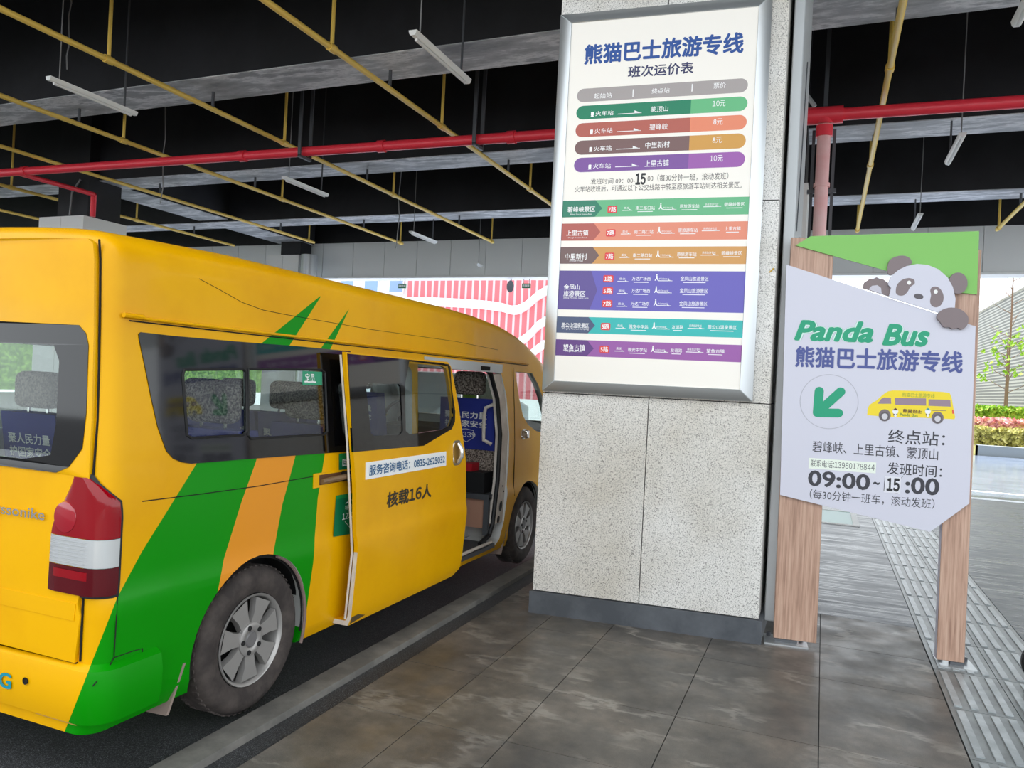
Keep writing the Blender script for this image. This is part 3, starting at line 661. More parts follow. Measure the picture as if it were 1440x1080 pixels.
# printed minibus picture
def zV(x, y): return 1210+x*.09722, 540+y*.09722
def vp(pts, k, m): flat(mb, SP(pts, bd, zV), k, m, LB)
vy = ink((240, 214, 40)); vg = ink((150, 128, 142)); vd = ink((120, 108, 110))
vp([(95, 450), (105, 360), (130, 300), (230, 240), (330, 150), (400, 105), (470, 92), (900, 100), (1200, 115), (1290, 130), (1320, 200), (1350, 380), (1370, 480), (1360, 510), (900, 488), (450, 480)], 1, vy)
vp([(250, 285), (300, 215), (340, 195), (440, 200), (445, 285)], 2, vg); vp([(495, 200), (950, 208), (950, 312), (505, 300)], 2, vg); vp([(985, 220), (1300, 232), (1305, 328), (985, 315)], 2, vg)
for cx, cy in ((350, 465), (1115, 500)):
    vp(circ((cx, cy-12), 88, 24), 2, vd); vp(circ((cx, cy+2), 68, 24), 3, ink((96, 90, 96))); vp(circ((cx, cy+4), 44, 20), 4, ink((206, 204, 210)))
vp([(1325, 375), (1345, 375), (1350, 430), (1328, 430)], 2, redb); vp([(1040, 378), (1240, 383), (1240, 390), (1040, 386)], 2, vd)
for cx, top in ((505, (96, 56, 40)), (975, (30, 150, 160))):
    vp(circ((cx, 440), 30, 12), 2, ink((60, 56, 60))); vp(circ((cx, 395), 42, 14), 3, ink((236, 236, 236))); vp([(cx-42, 380), (cx, 345), (cx+42, 380)], 4, ink(top)); vp(circ((cx, 455), 20, 10), 4, ink((236, 236, 236)))
text(mb, '熊猫巴士', bs(zV, 612, 415, 890, 372), LB(3), ink((96, 66, 40)), .03); text(mb, 'Panda Bus', bs(zV, 570, 462, 830, 432), LB(3), ink((90, 140, 60)), .01)
text(mb, '熊猫巴士旅游专线', bs(zV, 605, 182, 1075, 142), LB(3), ink((150, 170, 60)), .0)
mb.build('white_board', SG, smooth=0)
# cut-out panda peeking over the board
def zH(x, y): return 1210+x*.125, 350+y*.125
pd = .036
def hp(mb, pts, d0, d1, m): mb.prism(SP(pts, d1, zH), LS(d1), LS(d0), m)
mb = MB(); hp(mb, [(310, 400), (328, 340), (370, 285), (430, 235), (520, 192), (640, 169), (760, 180), (880, 230), (980, 320), (1040, 430), (1070, 560), (1062, 660), (1030, 780), (880, 717), (320, 541), (345, 440)], .02, pd, M['board'])
HD = mb.build('panda_head', SG, smooth=0)
for pts, nm in ((smooth_loop([(310, 270), (306, 190), (340, 118), (420, 80), (505, 78), (562, 112), (575, 165), (500, 200), (420, 245), (350, 295)], 3), 'ear'), (circ((1100, 385), 106, 26, 120), 'ear')):
    mb = MB(); hp(mb, pts, .013, .030, M['panda_grey']); mb.build(nm, HD, smooth=0)
for pts, hl in ((smooth_loop([(398, 470), (412, 405), (465, 350), (540, 328), (600, 345), (610, 390), (560, 430), (532, 480), (492, 520), (440, 526), (405, 505)], 3), (547, 380)), (smooth_loop([(785, 470), (802, 434), (842, 423), (890, 442), (928, 500), (935, 570), (902, 635), (850, 657), (803, 640), (783, 590), (795, 520)], 3), (847, 482))):
    mb = MB(); hp(mb, pts, pd-.002, pd+.0008, M['panda_grey']); hp(mb, circ(hl, 23, 14), pd, pd+.0014, M['white']); mb.build('eye', HD, smooth=0)
mb = MB(); hp(mb, circ((655, 535), 55, 18, 30, .15), pd-.002, pd+.0008, ink((90, 84, 90))); mb.build('nose', HD, smooth=0)
mb = MB(); hp(mb, smooth_loop([(862, 770), (900, 700), (990, 662), (1090, 668), (1170, 710), (1215, 775), (1205, 850), (1160, 900), (1130, 905), (1100, 888), (1040, 903), (1000, 880), (940, 878), (905, 830)], 3), .02, pd+.008, M['panda_grey']); mb.build('paw', SG, smooth=0)
mb = MB(); hp(mb, [(25, 442), (40, 380), (100, 338), (150, 335), (180, 318), (212, 335), (255, 340), (310, 380), (350, 440), (318, 534)], .008, .019, M['panda_grey']); hp(mb, [(90, 457), (130, 415), (190, 408), (232, 440), (240, 507)], .019, .0195, ink((196, 194, 206))); mb.build('paw', SG, smooth=0)

# ------------------------------------------------------------------ flat pale green floor panel with white rim, object at the right edge
t = thing('floor_panel', 'pale green flat floor panel with white edge behind the left sign post', 'hatch', (-.3, 10.7, 0))
mb = MB(); mb.prism([(-1.2, 10.05), (.47, 10.05), (.47, 11.3), (-1.2, 11.3)], lambda a, b: (a, b, .012), lambda a, b: (a, b, 0), M['white'], holes=[[(-1.12, 10.1), (.40, 10.1), (.40, 11.22), (-1.12, 11.22)]]); mb.build('frame', t)
MB().box((-1.12, 10.1, .0), (.40, 11.22, .006), mat('panel_green', (120, 168, 160), .35)).build('panel', t)
e = gp(1446, 965); mb = MB(); mb.lathe([(.03, -.03), (.10, -.03), (.115, -.015), (.115, .015), (.10, .03), (.03, .03), (.03, -.03)], lambda r, a, h: (e[0]+.075+r*math.cos(a)*.9, e[1]+h+.05, .118+r*math.sin(a)), M['rubber'], 28)
tag(mb.build('trolley_wheel'), 'black rounded wheel edge cut off at the right border of the picture', 'wheel')

# ------------------------------------------------------------------ outdoors beyond the canopy
mb = MB(); mb.box((4.5, 27.5, -.1), (24, 27.9, .30), M['gap'])
for i in range(13): mb.box((4.5+i*1.5, 27.46, -.1), (4.5+i*1.5+1.49, 27.92, .31), M['stone'])
mb.build('planter_wall', kind='structure')
slabm(4.5, 27.9, 60, 90, -.1, .28, M['hedgey'], 'ground')
def leafmass(name, label, cat, boxes, m, n=5000, s=.09, kind=None, group=None):
    """a leafy clipped body: dense crossed leaf quads over a solid core"""
    mb = MB(); rnd = random.Random(hash(label) % 1000 if False else len(label))
    vol = sum((b[1][0]-b[0][0])*(b[1][1]-b[0][1]) for b in boxes)
    for a, b in boxes:
        mb.box((a[0]+.1, a[1]+.1, a[2]), (b[0]-.1, b[1]-.1, b[2]-.1), m)
        k = int(n*(b[0]-a[0])*(b[1]-a[1])/vol)
        for _ in range(k):
            f = rnd.random()
            x = rnd.uniform(a[0], b[0]); y = rnd.uniform(a[1], b[1]); z = b[2]-.1+rnd.uniform(-.05, .12)
            if f < .45: y = a[1]+.1+rnd.uniform(-.1, .05); z = rnd.uniform(a[2], b[2])
            elif f < .55: x = a[0]+.1+rnd.uniform(-.1, .05); z = rnd.uniform(a[2], b[2])
            v = Vector((rnd.gauss(0, 1), rnd.gauss(0, 1), rnd.gauss(0, 1))).normalized(); w = v.orthogonal().normalized(); u = v.cross(w)
            q = s*rnd.uniform(.6, 1.3); c = Vector((x, y, z))
            mb.poly([c-w*q-u*q*.5, c+w*q-u*q*.5, c+w*q+u*q*.5, c-w*q+u*q*.5], [(0, 1, 2, 3)], m)
    o = mb.build(name, smooth=0); tag(o, label, cat, group)
    if kind: o['kind'] = kind
    return o
leafmass('hedge', 'low tan-lime clipped hedge directly behind the pale planter wall at right', 'hedge', [((4.6, 28.2, .28), (24, 29.5, .80))], M['hedgey'], 9000)
leafmass('hedge', 'pinkish red leaved hedge in the middle of the planter at right', 'hedge', [((4.6, 29.9, .28), (24, 32.2, 1.08))], M['hedgep'], 9000)
leafmass('hedge', 'bright green hedge at the back of the planter below the slatted wall', 'hedge', [((4.4, 32.6, .28), (24, 34.6, 1.50))], M['hedge'], 9000)
mb = MB(); mb.box((8.1, 36.5, 0), (8.9, 110, 6.9), M['slats'])
mb.box((8.0, 36.5, 6.9), (9.0, 110, 7.15), M['pale'])
o = tag(mb.build('slatted_building'), 'pale slatted wall of a building receding behind the hedges at right', 'building')
def young_tree(x, y, h, label, leaves, kind_leaf):
    t = thing('young_tree', label, 'tree', (x, y, .28)); mb = MB(); rnd = random.Random(int(x*10))
    mb.tube([(x, y, .28), (x+.03, y, h*.6), (x, y, h)], [.05, .035, .012], M['bark'], 8)
    tips = []
    for k in range(14):
        z = h*(.45+.5*k/14); a = k*2.4; l = .9*(1-.6*k/14); e = (x+l*math.cos(a), y+l*math.sin(a), z+.6*l); tips.append(e)
        mb.tube([(x, y, z), ((x+e[0])/2, (y+e[1])/2, z+.25*l), e], [.018, .012, .006], M['bark'], 5)
    mb.build('trunk', t)
    if leaves:
        mb = MB()
        for _ in range(leaves):
            c = Vector(rnd.choice(tips))+Vector((rnd.gauss(0, .16), rnd.gauss(0, .16), rnd.gauss(0, .16)))
            v = Vector((rnd.gauss(0, 1), rnd.gauss(0, 1), rnd.gauss(0, 1))).normalized(); w = v.orthogonal().normalized(); u = v.cross(w)
            mb.poly([c-w*.09-u*.05, c+w*.09-u*.05, c+w*.09+u*.05, c-w*.09+u*.05], [(0, 1, 2, 3)], kind_leaf)
        o = mb.build('foliage', t, smooth=0)
young_tree(6.6, 35.3, 4.6, 'small leafy young tree before the slatted wall, beside the panda sign edge', 130, M['hedge'])
young_tree(6.85, 36.3, 9.0, 'bare branched tree rising above the top of the slatted wall at upper right', 0, None)
# red ribbed building with white wavy bands
t = thing('mall_building', 'red ribbed building with white wavy bands, far behind the minibus roof', 'building', (-32, 71, 0))
MB().box((-41, 70.5, 0), (-18, 80, 13.5), M['ribs']).build('wall', t)
def wave(pts, w, nm='white_band'):
    P = []
    for x, y in pts: q = onY(x, y, 70); P.append((q[0], q[2]))
    P = [tuple(p) for p in smooth_open(P, 6)]
    o = [(p[0], p[1]+w/2) for p in P]+[(p[0], p[1]-w/2) for p in reversed(P)]
    mb = MB(); mb.prism(o, lambda a, b: (a, 70.0, b), lambda a, b: (a, 70.5, b), M['wband']); return mb.build(nm, t)
def smooth_open(pts, n):
    out = []; k = len(pts)
    for i in range(k-1):
        p0, p1, p2, p3 = [np.array(pts[min(max(i+j-1, 0), k-1)]) for j in range(4)]
        for q in range(n):
            s = q/n; out.append(.5*((2*p1)+(-p0+p2)*s+(2*p0-5*p1+4*p2-p3)*s*s+(-p0+3*p1-3*p2+p3)*s**3))
    return out+[np.array(pts[-1])]
wave([(540, 424), (600, 424), (660, 427), (700, 431), (722, 436), (738, 430), (755, 416), (775, 404)], .85)
wave([(690, 470), (712, 478), (726, 482), (742, 472), (758, 456), (778, 446)], .85)
wave([(720, 510), (735, 508), (748, 496), (765, 484), (790, 476)], .8)
t = thing('pale_building', 'white apartment building with bluish windows behind the minibus roof at left', 'building', (-54, 74, 0))
MB().box((-66, 73, 0), (-41.2, 84, 16), M['pale']).build('wall', t)
for i in range(7):
    for j in range(3):
        x = -64+i*3.2; z = 3.5+j*3.6; fr = MB().box((x, 72.9, z), (x+1.9, 73.05, z+1.7), M['wband']).build('window', t); MB().box((x+.12, 72.86, z+.12), (x+1.78, 72.92, z+1.58), M['bluewin']).build('pane', fr)
for x, l in ((-9.85, 'small green exit sign hanging below the fascia, nearer the minibus roof'), (-6.53, 'small green exit sign hanging below the fascia, beside the pillar edge')):
    t = thing('exit_sign', l, 'sign', (x, 16.67, 3.6)); MB().box((x-.105, 16.65, 3.73), (x+.105, 16.69, 3.84), mat('exit_green', (66, 132, 92), .4)).build('panel', t)
    mb = MB()
    for k in range(4): mb.box((x-.085+k*.045, 16.645, 3.76), (x-.055+k*.045, 16.652, 3.81), M['white'])
    mb.build('pictogram', t); mb = MB()
    for d in (-.07, .07): mb.tube([(x+d, 16.67, 3.84), (x+d, 16.67, 3.96)], .006, M['steel'], 6)
    mb.build('hanging_rod', t)
t = thing('road_mirror', 'grey oval traffic mirror back hanging near the pillar, under the fascia', 'mirror', (-6.86, 17.2, 3.4))
MB().lathe([(.001, -.03), (.09, -.02), (.115, 0), (.11, .02), (.001, .03)], lambda r, a, h: (-6.93+r*.8*math.cos(a), 16.65+h, 3.77+1.25*r*math.sin(a)), ink((134, 138, 144), .5), 24).build('disc', t)
MB().tube([(-6.93, 16.69, 3.78), (-6.93, 16.69, 3.96)], .012, M['steel'], 6).build('arm', t)
leafmass('tree_row', 'row of bright green trees beyond the open left side, glimpsed through the minibus windows', 'trees', [((-40, 2, 0), (-36, 44, 6.0))], M['tree'], 9000, .25, kind='stuff')
# parked pale car in the next bay, glimpsed through the minibus windows
t = thing('parked_car', 'pale parked car glimpsed through the front windows of the minibus', 'car', (-6.6, 13, 0))
prof = [(0, .35), (0, .95), (.25, 1.05), (.7, 1.12), (1.35, 1.62), (2.9, 1.66), (3.8, 1.15), (4.3, 1.05), (4.35, .4)]
mb = MB(); mb.prism(prof, lambda a, b: (-7.45+.0, 10.9+a, b), lambda a, b: (-5.75, 10.9+a, b), ink((224, 228, 230), .25)); bevel(mb.build('body', t), .07, 3)
mb = MB(); mb.prism([(.85, 1.12), (1.38, 1.56), (2.8, 1.58), (3.5, 1.14)], lambda a, b: (-7.47, 10.9+a, b), lambda a, b: (-5.73, 10.9+a, b), M['frit']); mb.build('window_band', t)
for x in (-7.35, -5.85):
    for y in (11.7, 14.3): MB().lathe([(.05, -.1), (.3, -.1), (.32, 0), (.3, .1), (.05, .1)], lambda r, a, h: (x+h, y+r*math.cos(a), .32+r*math.sin(a)), M['tyre'], 24).build('wheel', t)

# ------------------------------------------------------------------ yellow minibus
VX, VY0 = -3.163, 1.93
V = thing('minibus', 'yellow and green high-roof minibus parked at the kerb with its sliding door open', 'minibus', (VX, 4.4, 0))
HWT = [(.20, .860), (.26, .885), (.45, .900), (.62, .912), (.665, .910), (.70, .900), (.95, .900), (1.05, .896), (1.30, .882), (1.66, .860), (1.80, .856), (1.88, .851), (1.93, .842), (1.955, .825), (1.975, .795), (1.99, .755), (2.0, .70), (2.01, .60), (2.018, .45), (2.024, .25), (2.03, 0.)]
def hw(z): return float(np.interp(z, [p[0] for p in HWT], [p[1] for p in HWT]))
def sidept(x, y, out=0.):
    X = VX+.89
    for _ in range(8):
        p = onX(x, y, X+out); X = VX+hw(p[2])
    return float(p[1]), float(p[2])
ZS = [.20, .23, .26, .32, .38, .45, .53, .60, .625, .655, .675, .70, .76, .85, .95, 1.05, 1.2, 1.35, 1.5, 1.6, 1.66, 1.73, 1.80, 1.85, 1.88, 1.91, 1.93, 1.943, 1.955, 1.966, 1.975, 1.983, 1.99, 1.995, 2.0, 2.005, 2.01, 2.014, 2.018, 2.021, 2.024, 2.027, 2.03]
def ztop(y): return float(np.interp(y, [6.3, 6.40, 6.85, 7.0, 7.08, 7.12], [9, 1.66, 1.14, 1.0, .85, .6]))
def kroof(y): return float(np.interp(y, [0, 4.6, 5.09, 5.5, 5.75, 5.96, 6.2, 6.38, 6.5], [1, 1, .965, .88, .77, .61, .36, .12, .05]))
def corner(d, r): return 0. if d >= r else r-math.sqrt(max(r*r-(r-d)**2, 0))
def ring(y, ins=0., floor_=None):
    right = []
    rr = corner(y-VY0+1e-9, .075); rf = corner(7.13-y, .32)
    for z in ZS:
        h = hw(z)-rr-rf*(1 if z < 1.3 else .6)-ins
        zz = 1.66+(z-1.66)*kroof(y) if z > 1.66 else z
        if z > 1.8: zz -= (rr*.8+.022*max(0, min(1, (2.5-y)/.5)))*min((z-1.8)/.15, 1)
        zt = ztop(y)
        if zz > zt: zz = zt+(.004*(zz-zt))
        zz = min(zz, 9) - (ins if z > 1.7 else 0)
        if floor_ is not None: zz = max(zz, floor_)
        right.append((max(h, 0.) if z < 2.03 else 0., zz))
    return right
def loft(name, ys, mt, ins=0., floor_=None):
    vs, fs = [], []; n = len(ZS); m = 2*n-1
    for y in ys:
        R = ring(y, ins, floor_); pts = [(x, z) for x, z in R]+[(-x, z) for x, z in reversed(R[:-1])]
        vs += [(x, y-4.4, z) for x, z in pts]
    k = len(ys)
    for i in range(k-1):
        for j in range(m): fs.append((i*m+j, i*m+(j+1) % m, (i+1)*m+(j+1) % m, (i+1)*m+j))
    fs += [tuple(range(m)), tuple(range((k-1)*m, k*m))]
    me = bpy.data.meshes.new(name); me.from_pydata(vs, [], fs); me.materials.append(mt)
    bm = bmesh.new(); bm.from_mesh(me); bmesh.ops.remove_doubles(bm, verts=bm.verts, dist=1e-4); bmesh.ops.dissolve_degenerate(bm, edges=bm.edges, dist=1e-4)
    bmesh.ops.recalc_face_normals(bm, faces=bm.faces); bm.to_mesh(me); bm.free()
    o = bpy.data.objects.new(name, me); COL.objects.link(o); return o
ys_out = [VY0+.075*(1-math.cos(math.radians(a))) for a in (0, 12, 25, 40, 55, 72, 90)]+[2.2, 2.6, 3.0, 3.4, 3.8, 4.2, 4.6, 4.85, 5.09, 5.3, 5.5, 5.65, 5.8, 5.96, 6.1, 6.2, 6.3, 6.38, 6.45, 6.55, 6.65, 6.75, 6.85, 6.92, 7.0, 7.05, 7.09, 7.12]
outer = loft('body', ys_out, M['livery'])
ys_in = [2.0, 2.3, 2.8, 3.4, 4.0, 4.6, 5.0, 5.4, 5.7, 5.96, 6.2, 6.38, 6.6, 6.8]
inner = loft('void', ys_in, M['trim'], .05, .42)
def boolean(o, cutters, op='DIFFERENCE', keep=False):
    for c in cutters:
        md = o.modifiers.new('b', 'BOOLEAN'); md.operation = op; md.solver = 'EXACT'; md.object = c
        me = bpy.data.meshes.new_from_object(o.evaluated_get(bpy.context.evaluated_depsgraph_get()))
        o.modifiers.clear(); old = o.data; o.data = me; bpy.data.meshes.remove(old)
        if not keep: bpy.data.objects.remove(c)
    return o
def cutter(poly, x0, x1):    # (y, z) outline extruded across the body, van-local coordinates
    mb = MB(); mb.prism(poly, lambda a, b: (x1, a-4.4, b), lambda a, b: (x0, a-4.4, b), M['trim']); return mb.build('cutter', origin=(0, 0, 0), smooth=0)
boolean(outer, [inner])
shell_copy = loft('door_shell', ys_out, M['yellow']); boolean(shell_copy, [loft('void', ys_in, M['trim'], .022, .24)])
# openings
WIN = [sidept(x, y) for x, y in [(197, 467), (240, 472), (330, 480), (420, 487), (492, 494), (501, 634), (420, 640), (340, 646), (268, 652), (255, 650), (243, 645), (233, 634), (221, 600), (212, 560), (203, 515), (195, 478), (194, 470)]]
P1 = [sidept(x, y) for x, y in [(258, 520), (341, 519), (345, 523), (346, 606), (341, 612), (268, 616), (262, 612), (256, 528)]]
P2 = [sidept(x, y) for x, y in [(348, 519), (450, 520), (456, 524), (459, 606), (455, 611), (352, 617), (348, 612)]]
def shrink(poly, d):
    c = np.mean(poly, axis=0); return [tuple(c+(np.array(p)-c)*(1-d)) for p in poly]
boolean(outer, [cutter(shrink(WIN, .06), .5, 1.3)])
boolean(outer, [cutter(rrect(2.2, 1.13, 3.75, 1.58, .06), -1.3, -.5), cutter(rrect(3.95, 1.13, 5.35, 1.58, .06), -1.3, -.5)])
DOOR = [(4.12, .24), (5.40, .24), (5.50, .29), (5.55, .42), (5.57, .75), (5.585, 1.1), (5.53, 1.4), (5.43, 1.57), (5.38, 1.60), (4.12, 1.60)]
boolean(outer, [cutter(DOOR, .5, 1.3)]); boolean(outer, [cutter(rrect(3.50, 1.13, 4.05, 1.57, .05), .5, 1.3)])
FW = [(5.72, 1.595), (6.10, 1.595), (6.25, 1.50), (6.62, 1.13), (6.45, 1.07), (6.2, 1.10), (6.0, 1.16), (5.88, 1.24), (5.80, 1.38)]
boolean(outer, [cutter(FW, -1.3, 1.3)])
RW = [(-.83, 1.20), (-.79, 1.13), (-.72, 1.105), (.67, 1.105), (.73, 1.13), (.79, 1.20), (.80, 1.32), (.795, 1.56), (.78, 1.60), (.745, 1.628), (.0, 1.64), (-.745, 1.628), (-.795, 1.59)]
mb = MB(); mb.prism([(-.70, 1.15), (-.55, 1.12), (.55, 1.12), (.70, 1.15), (.74, 1.56), (-.74, 1.56)], lambda a, b: (a, -2.6, b), lambda a, b: (a, -2.2, b), M['trim']); boolean(outer, [mb.build('cutter', origin=(0, 0, 0), smooth=0)])
mb = MB(); mb.prism([(-.74, 1.60), (.74, 1.60), (.74, 1.16), (-.74, 1.16)], lambda a, b: (a, 1.75, b), lambda a, b: (a, 2.6, b), M['trim']); boolean(outer, [mb.build('cutter', origin=(0, 0, 0), smooth=0)])
WR, WF, WZ = 2.72, 6.03, .318
for wy in (WR, WF):
    for s in (-1, 1):
        mb = MB(); x0, x1 = sorted((s*.55, s*1.2))
        mb.prism(circ((wy, WZ+.01), .362, 40), lambda a, b: (x1, a-4.4, b), lambda a, b: (x0, a-4.4, b), M['dark']); boolean(outer, [mb.build('cutter', origin=(0, 0, 0), smooth=0)])
def paint_outside(o, paint, dx=0., inside=M['trim']):
    me = o.data; me.materials.clear(); me.materials.append(paint); me.materials.append(inside)
    for p in me.polygons:
        c = p.center; y = c.y+4.4; x = abs(c.x-dx)
        n = p.normal
        out = x > hw(min(c.z, 1.97))-.016-corner(max(y-VY0, 0), .075) or y < VY0+.03 or c.z > 1.66 and (n.z > .15 or x > hw(min(c.z, 1.97))-.03) or (y > 6.3 and (n.y > .2 or n.z > .3)) or c.z < .25
        p.material_index = 0 if out else 1
    shade(o, 35)
paint_outside(outer, M['livery'])
outer.name = 'body'; outer.parent = V
# sliding door, cut from the same shell and slid back along the side
DX = .092
DO = [(3.225, 1.615), (3.235, 1.5), (3.285, 1.15), (3.32, .9), (3.345, .6), (3.355, .215), (4.55, .215), (4.62, .25), (4.635, .32), (4.632, .75), (4.60, 1.0), (4.50, 1.32), (4.42, 1.52), (4.385, 1.59), (4.34, 1.615)]
cut = cutter(DO, .7, 1.3); door = boolean(shell_copy, [cut], 'INTERSECT')
DWO = [(3.235, 1.607), (4.28, 1.605), (4.34, 1.59), (4.365, 1.54), (4.44, 1.30), (4.435, 1.235), (4.39, 1.19), (4.02, 1.105), (3.285, 1.115)]
boolean(door, [cutter(shrink(DWO, .08), .7, 1.3)])
door.data.transform(Matrix.Translation((DX, 0, 0))); door.name = 'sliding_door'; door.parent = V
paint_outside(door, M['yellow'], DX, M['cream'])
def dpt(x, y): return sidept(x, y, DX)
def onside(out): return lambda a, b: (VX+hw(b)+out, a, b)
def vpart(mb, name, parent=V, smooth=40): return mb.build(name, parent, smooth=smooth)
def subdiv_poly(poly, step=.12):
    out = []
    for i, p in enumerate(poly):
        q = poly[(i+1) % len(poly)]; n = max(1, int(math.dist(p, q)/step))
        out += [(p[0]+(q[0]-p[0])*k/n, p[1]+(q[1]-p[1])*k/n) for k in range(n)]
    return out
dP1 = [dpt(*p) for p in ((516, 539), (560, 540), (563, 544), (566, 606), (562, 611), (526, 613), (521, 609), (514, 545))]
dP2 = [dpt(*p) for p in ((569, 540), (575, 508), (630, 512), (633, 516), (637, 585), (632, 599), (622, 604), (576, 611), (570, 606))]
mb = MB(); mb.prism(DWO, onside(DX+.003), onside(DX-.008), M['frit'], holes=[dP1, dP2]); dw = vpart(mb, 'window_frame', door, 0)
mb = MB(); mb.prism(dP1, onside(DX-.001), onside(DX-.004), M['glass']); vpart(mb, 'glass_pane', dw, 0)
mb = MB(); mb.prism(dP2, onside(DX+.001), onside(DX-.002), M['glass']); vpart(mb, 'glass_pane', dw, 0)
# fixed quarter window
mb = MB(); mb.prism(WIN, onside(.004), onside(-.012), M['frit'], holes=[P1, P2]); qw = vpart(mb, 'side_window', V, 0)
mb = MB(); mb.prism(P1, onside(-.004), onside(-.008), M['pane']); vpart(mb, 'glass_pane', qw, 0)
mb = MB(); mb.prism(P2, onside(.001), onside(-.003), M['pane']); vpart(mb, 'glass_pane', qw, 0)
for P in (P1, P2):
    mb = MB(); loop = [onside(.004)(*p) for p in P]; mb.tube(loop+[loop[0], loop[1]], .006, M['rubber'], 6, False); vpart(mb, 'pane_seal', qw)
st = [dpt(457, 527), dpt(420, 527)]
mb = MB(); A0 = sidept(425, 541); A1 = sidept(452, 523); mb.prism([(A0[0], A0[1]), (A1[0], A0[1]), (A1[0], A1[1]), (A0[0], A1[1])], onside(.0035), onside(.001), mat('sticker_green', (40, 150, 110), .4))
text(mb, '定员', (A0[0]+.015, A0[1]+.01, A0[0]+.09, A1[1]-.01), onside(.005), M['white'], .01); text(mb, '年检', (A1[0]-.07, A0[1]+.01, A1[0]-.01, A1[1]-.01), onside(.005), M['white'], .01) if False else None
mb.poly([onside(.005)(a, b) for a, b in ((A0[0]+.01, A0[1]+.012), (A0[0]+.10, A0[1]+.012), (A0[0]+.10, A0[1]+.018), (A0[0]+.01, A0[1]+.018))], [(0, 1, 2, 3)], M['white'])
vpart(mb, 'window_sticker', qw, 0)
# left-hand windows, front door windows, windscreen, rear window
for a, b in ((2.2, 3.75), (3.95, 5.35)):
    mb = MB(); mb.prism(rrect(a, 1.13, b, 1.58, .06), lambda p, q: (VX-hw(q)+.015, p, q), lambda p, q: (VX-hw(q)+.02, p, q), M['clear']); vpart(mb, 'side_window', V, 0)
for s in (1, -1):
    mb = MB(); mb.prism(FW, lambda p, q: (VX+s*(hw(q)-.012-.6*corner(7.13-p, .32)), p, q), lambda p, q: (VX+s*(hw(q)-.016-.6*corner(7.13-p, .32)), p, q), M['clear']); vpart(mb, 'front_door_window', V, 0)
mb = MB(); mb.prism([(-.76, 1.62), (.76, 1.62), (.80, 1.14), (-.80, 1.14)], lambda a, b: (VX+a, 6.44+(1.62-b)*.88, b), lambda a, b: (VX+a, 6.432+(1.62-b)*.88, b), M['clear']); vpart(mb, 'windscreen', V, 0)
# tailgate plate with the rear window
TG = [(.80, .455), (.815, .62), (.80, .66), (.815, .72), (.825, .9), (.825, 1.3), (.815, 1.6), (.80, 1.86), (.79, 1.915), (.765, 1.93), (.5, 1.938), (0, 1.942)]
TG = TG+[(-x, z) for x, z in reversed(TG[:-1])]
RWH = [(.64, 1.165), (.66, 1.28), (.66, 1.50), (.63, 1.555), (-.63, 1.555), (-.66, 1.50), (-.66, 1.28), (-.64, 1.165), (-.5, 1.14), (.5, 1.14)]
def rear(d): return lambda a, b: (VX+a, VY0-d-.012*(1-(a/.83)**2)+.035*max(b-1.9, 0)*6*max(b-1.9, 0), b)
def gridface(mb, outline, d0, d1, m, step=.05):
    pass
mb = MB(); mb.prism(subdiv_poly(TG, .1), rear(.014), rear(-.004), M['yellow'], holes=[RW]); tg = bevel(vpart(mb, 'tailgate', V, 30), .006, 2)
def quadplate(z0, z1, x0, x1, d, dz, m, mb):   # raised horizontal fold
    mb.hexa([rear(d)(x0, z0), rear(d)(x1, z0), rear(d-.01)(x1, z0), rear(d-.01)(x0, z0), rear(d)(x0, z1), rear(d)(x1, z1), rear(d-.01)(x1, z1), rear(d-.01)(x0, z1)], m)
mb = MB(); mb.prism([(-.79, .60), (.79, .60), (.795, .66), (-.795, .66)], lambda a, b: rear(.016+.010*(1-abs(b-.63)/.03))(a, b), rear(.010), M['yellow']); vpart(mb, 'fold_line', tg)
mb = MB(); mb.prism(RW, rear(.016), rear(.004), M['frit'], holes=[RWH]); rwf = vpart(mb, 'rear_window', tg, 0)
mb = MB(); mb.prism(RWH, rear(.012), rear(.008), M['clear']); vpart(mb, 'glass_pane', rwf, 0)
mb = MB(); a = onY(-4, 737, VY0-.02); b = onY(65, 725, VY0-.02); text(mb, 'Polyssonike', (a[0]-.10, .920, b[0]-.005, .970), lambda p, q: rear(.018)(p-VX, q-(p-b[0])*.0), M['chrome'], .012); vpart(mb, 'badge', tg, 0)
# tail lamps (wrap around the corner)
arcN = 10
PLAN = [(-.83, VY0)]+[(.825+.0, VY0)]+[(.825+.075*math.sin(math.radians(90*k/arcN)), VY0+.075*(1-math.cos(math.radians(90*k/arcN)))) for k in range(1, arcN+1)]+[(.90, 3.0)]
PL = [0.]
for p, q in zip(PLAN, PLAN[1:]): PL.append(PL[-1]+math.dist(p, q))
S0 = PL[1]
def plan(s, out=0.):
    s = s+S0; i = max(k for k in range(len(PL)-1) if PL[k] <= s+1e-9); t = (s-PL[i])/(PL[i+1]-PL[i]); p = np.array(PLAN[i])*(1-t)+np.array(PLAN[i+1])*t
    d = np.array(PLAN[i+1])-np.array(PLAN[i]); d /= np.linalg.norm(d); n = np.array([d[1], -d[0]]); p = p+n*out; return float(p[0]), float(p[1])
def lens(mb, s_fn, z0, z1, m, nz=8, ns=14, base=.004, bulge=.016, sgn=1):
    vs = []; fs = []
    for i in range(nz+1):
        z = z0+(z1-z0)*i/nz; a, b = s_fn(z)
        for j in range(ns+1):
            s = a+(b-a)*j/ns; e = min(j, ns-j)/ns; o = base+bulge*min(1, (e*5)**.6)
            x, y = plan(s, o); vs.append((VX+sgn*x, y, z))
    for i in range(nz):
        for j in range(ns): k = i*(ns+1)+j; fs.append((k, k+1, k+ns+2, k+ns+1))
    mb.poly(vs, fs, m)
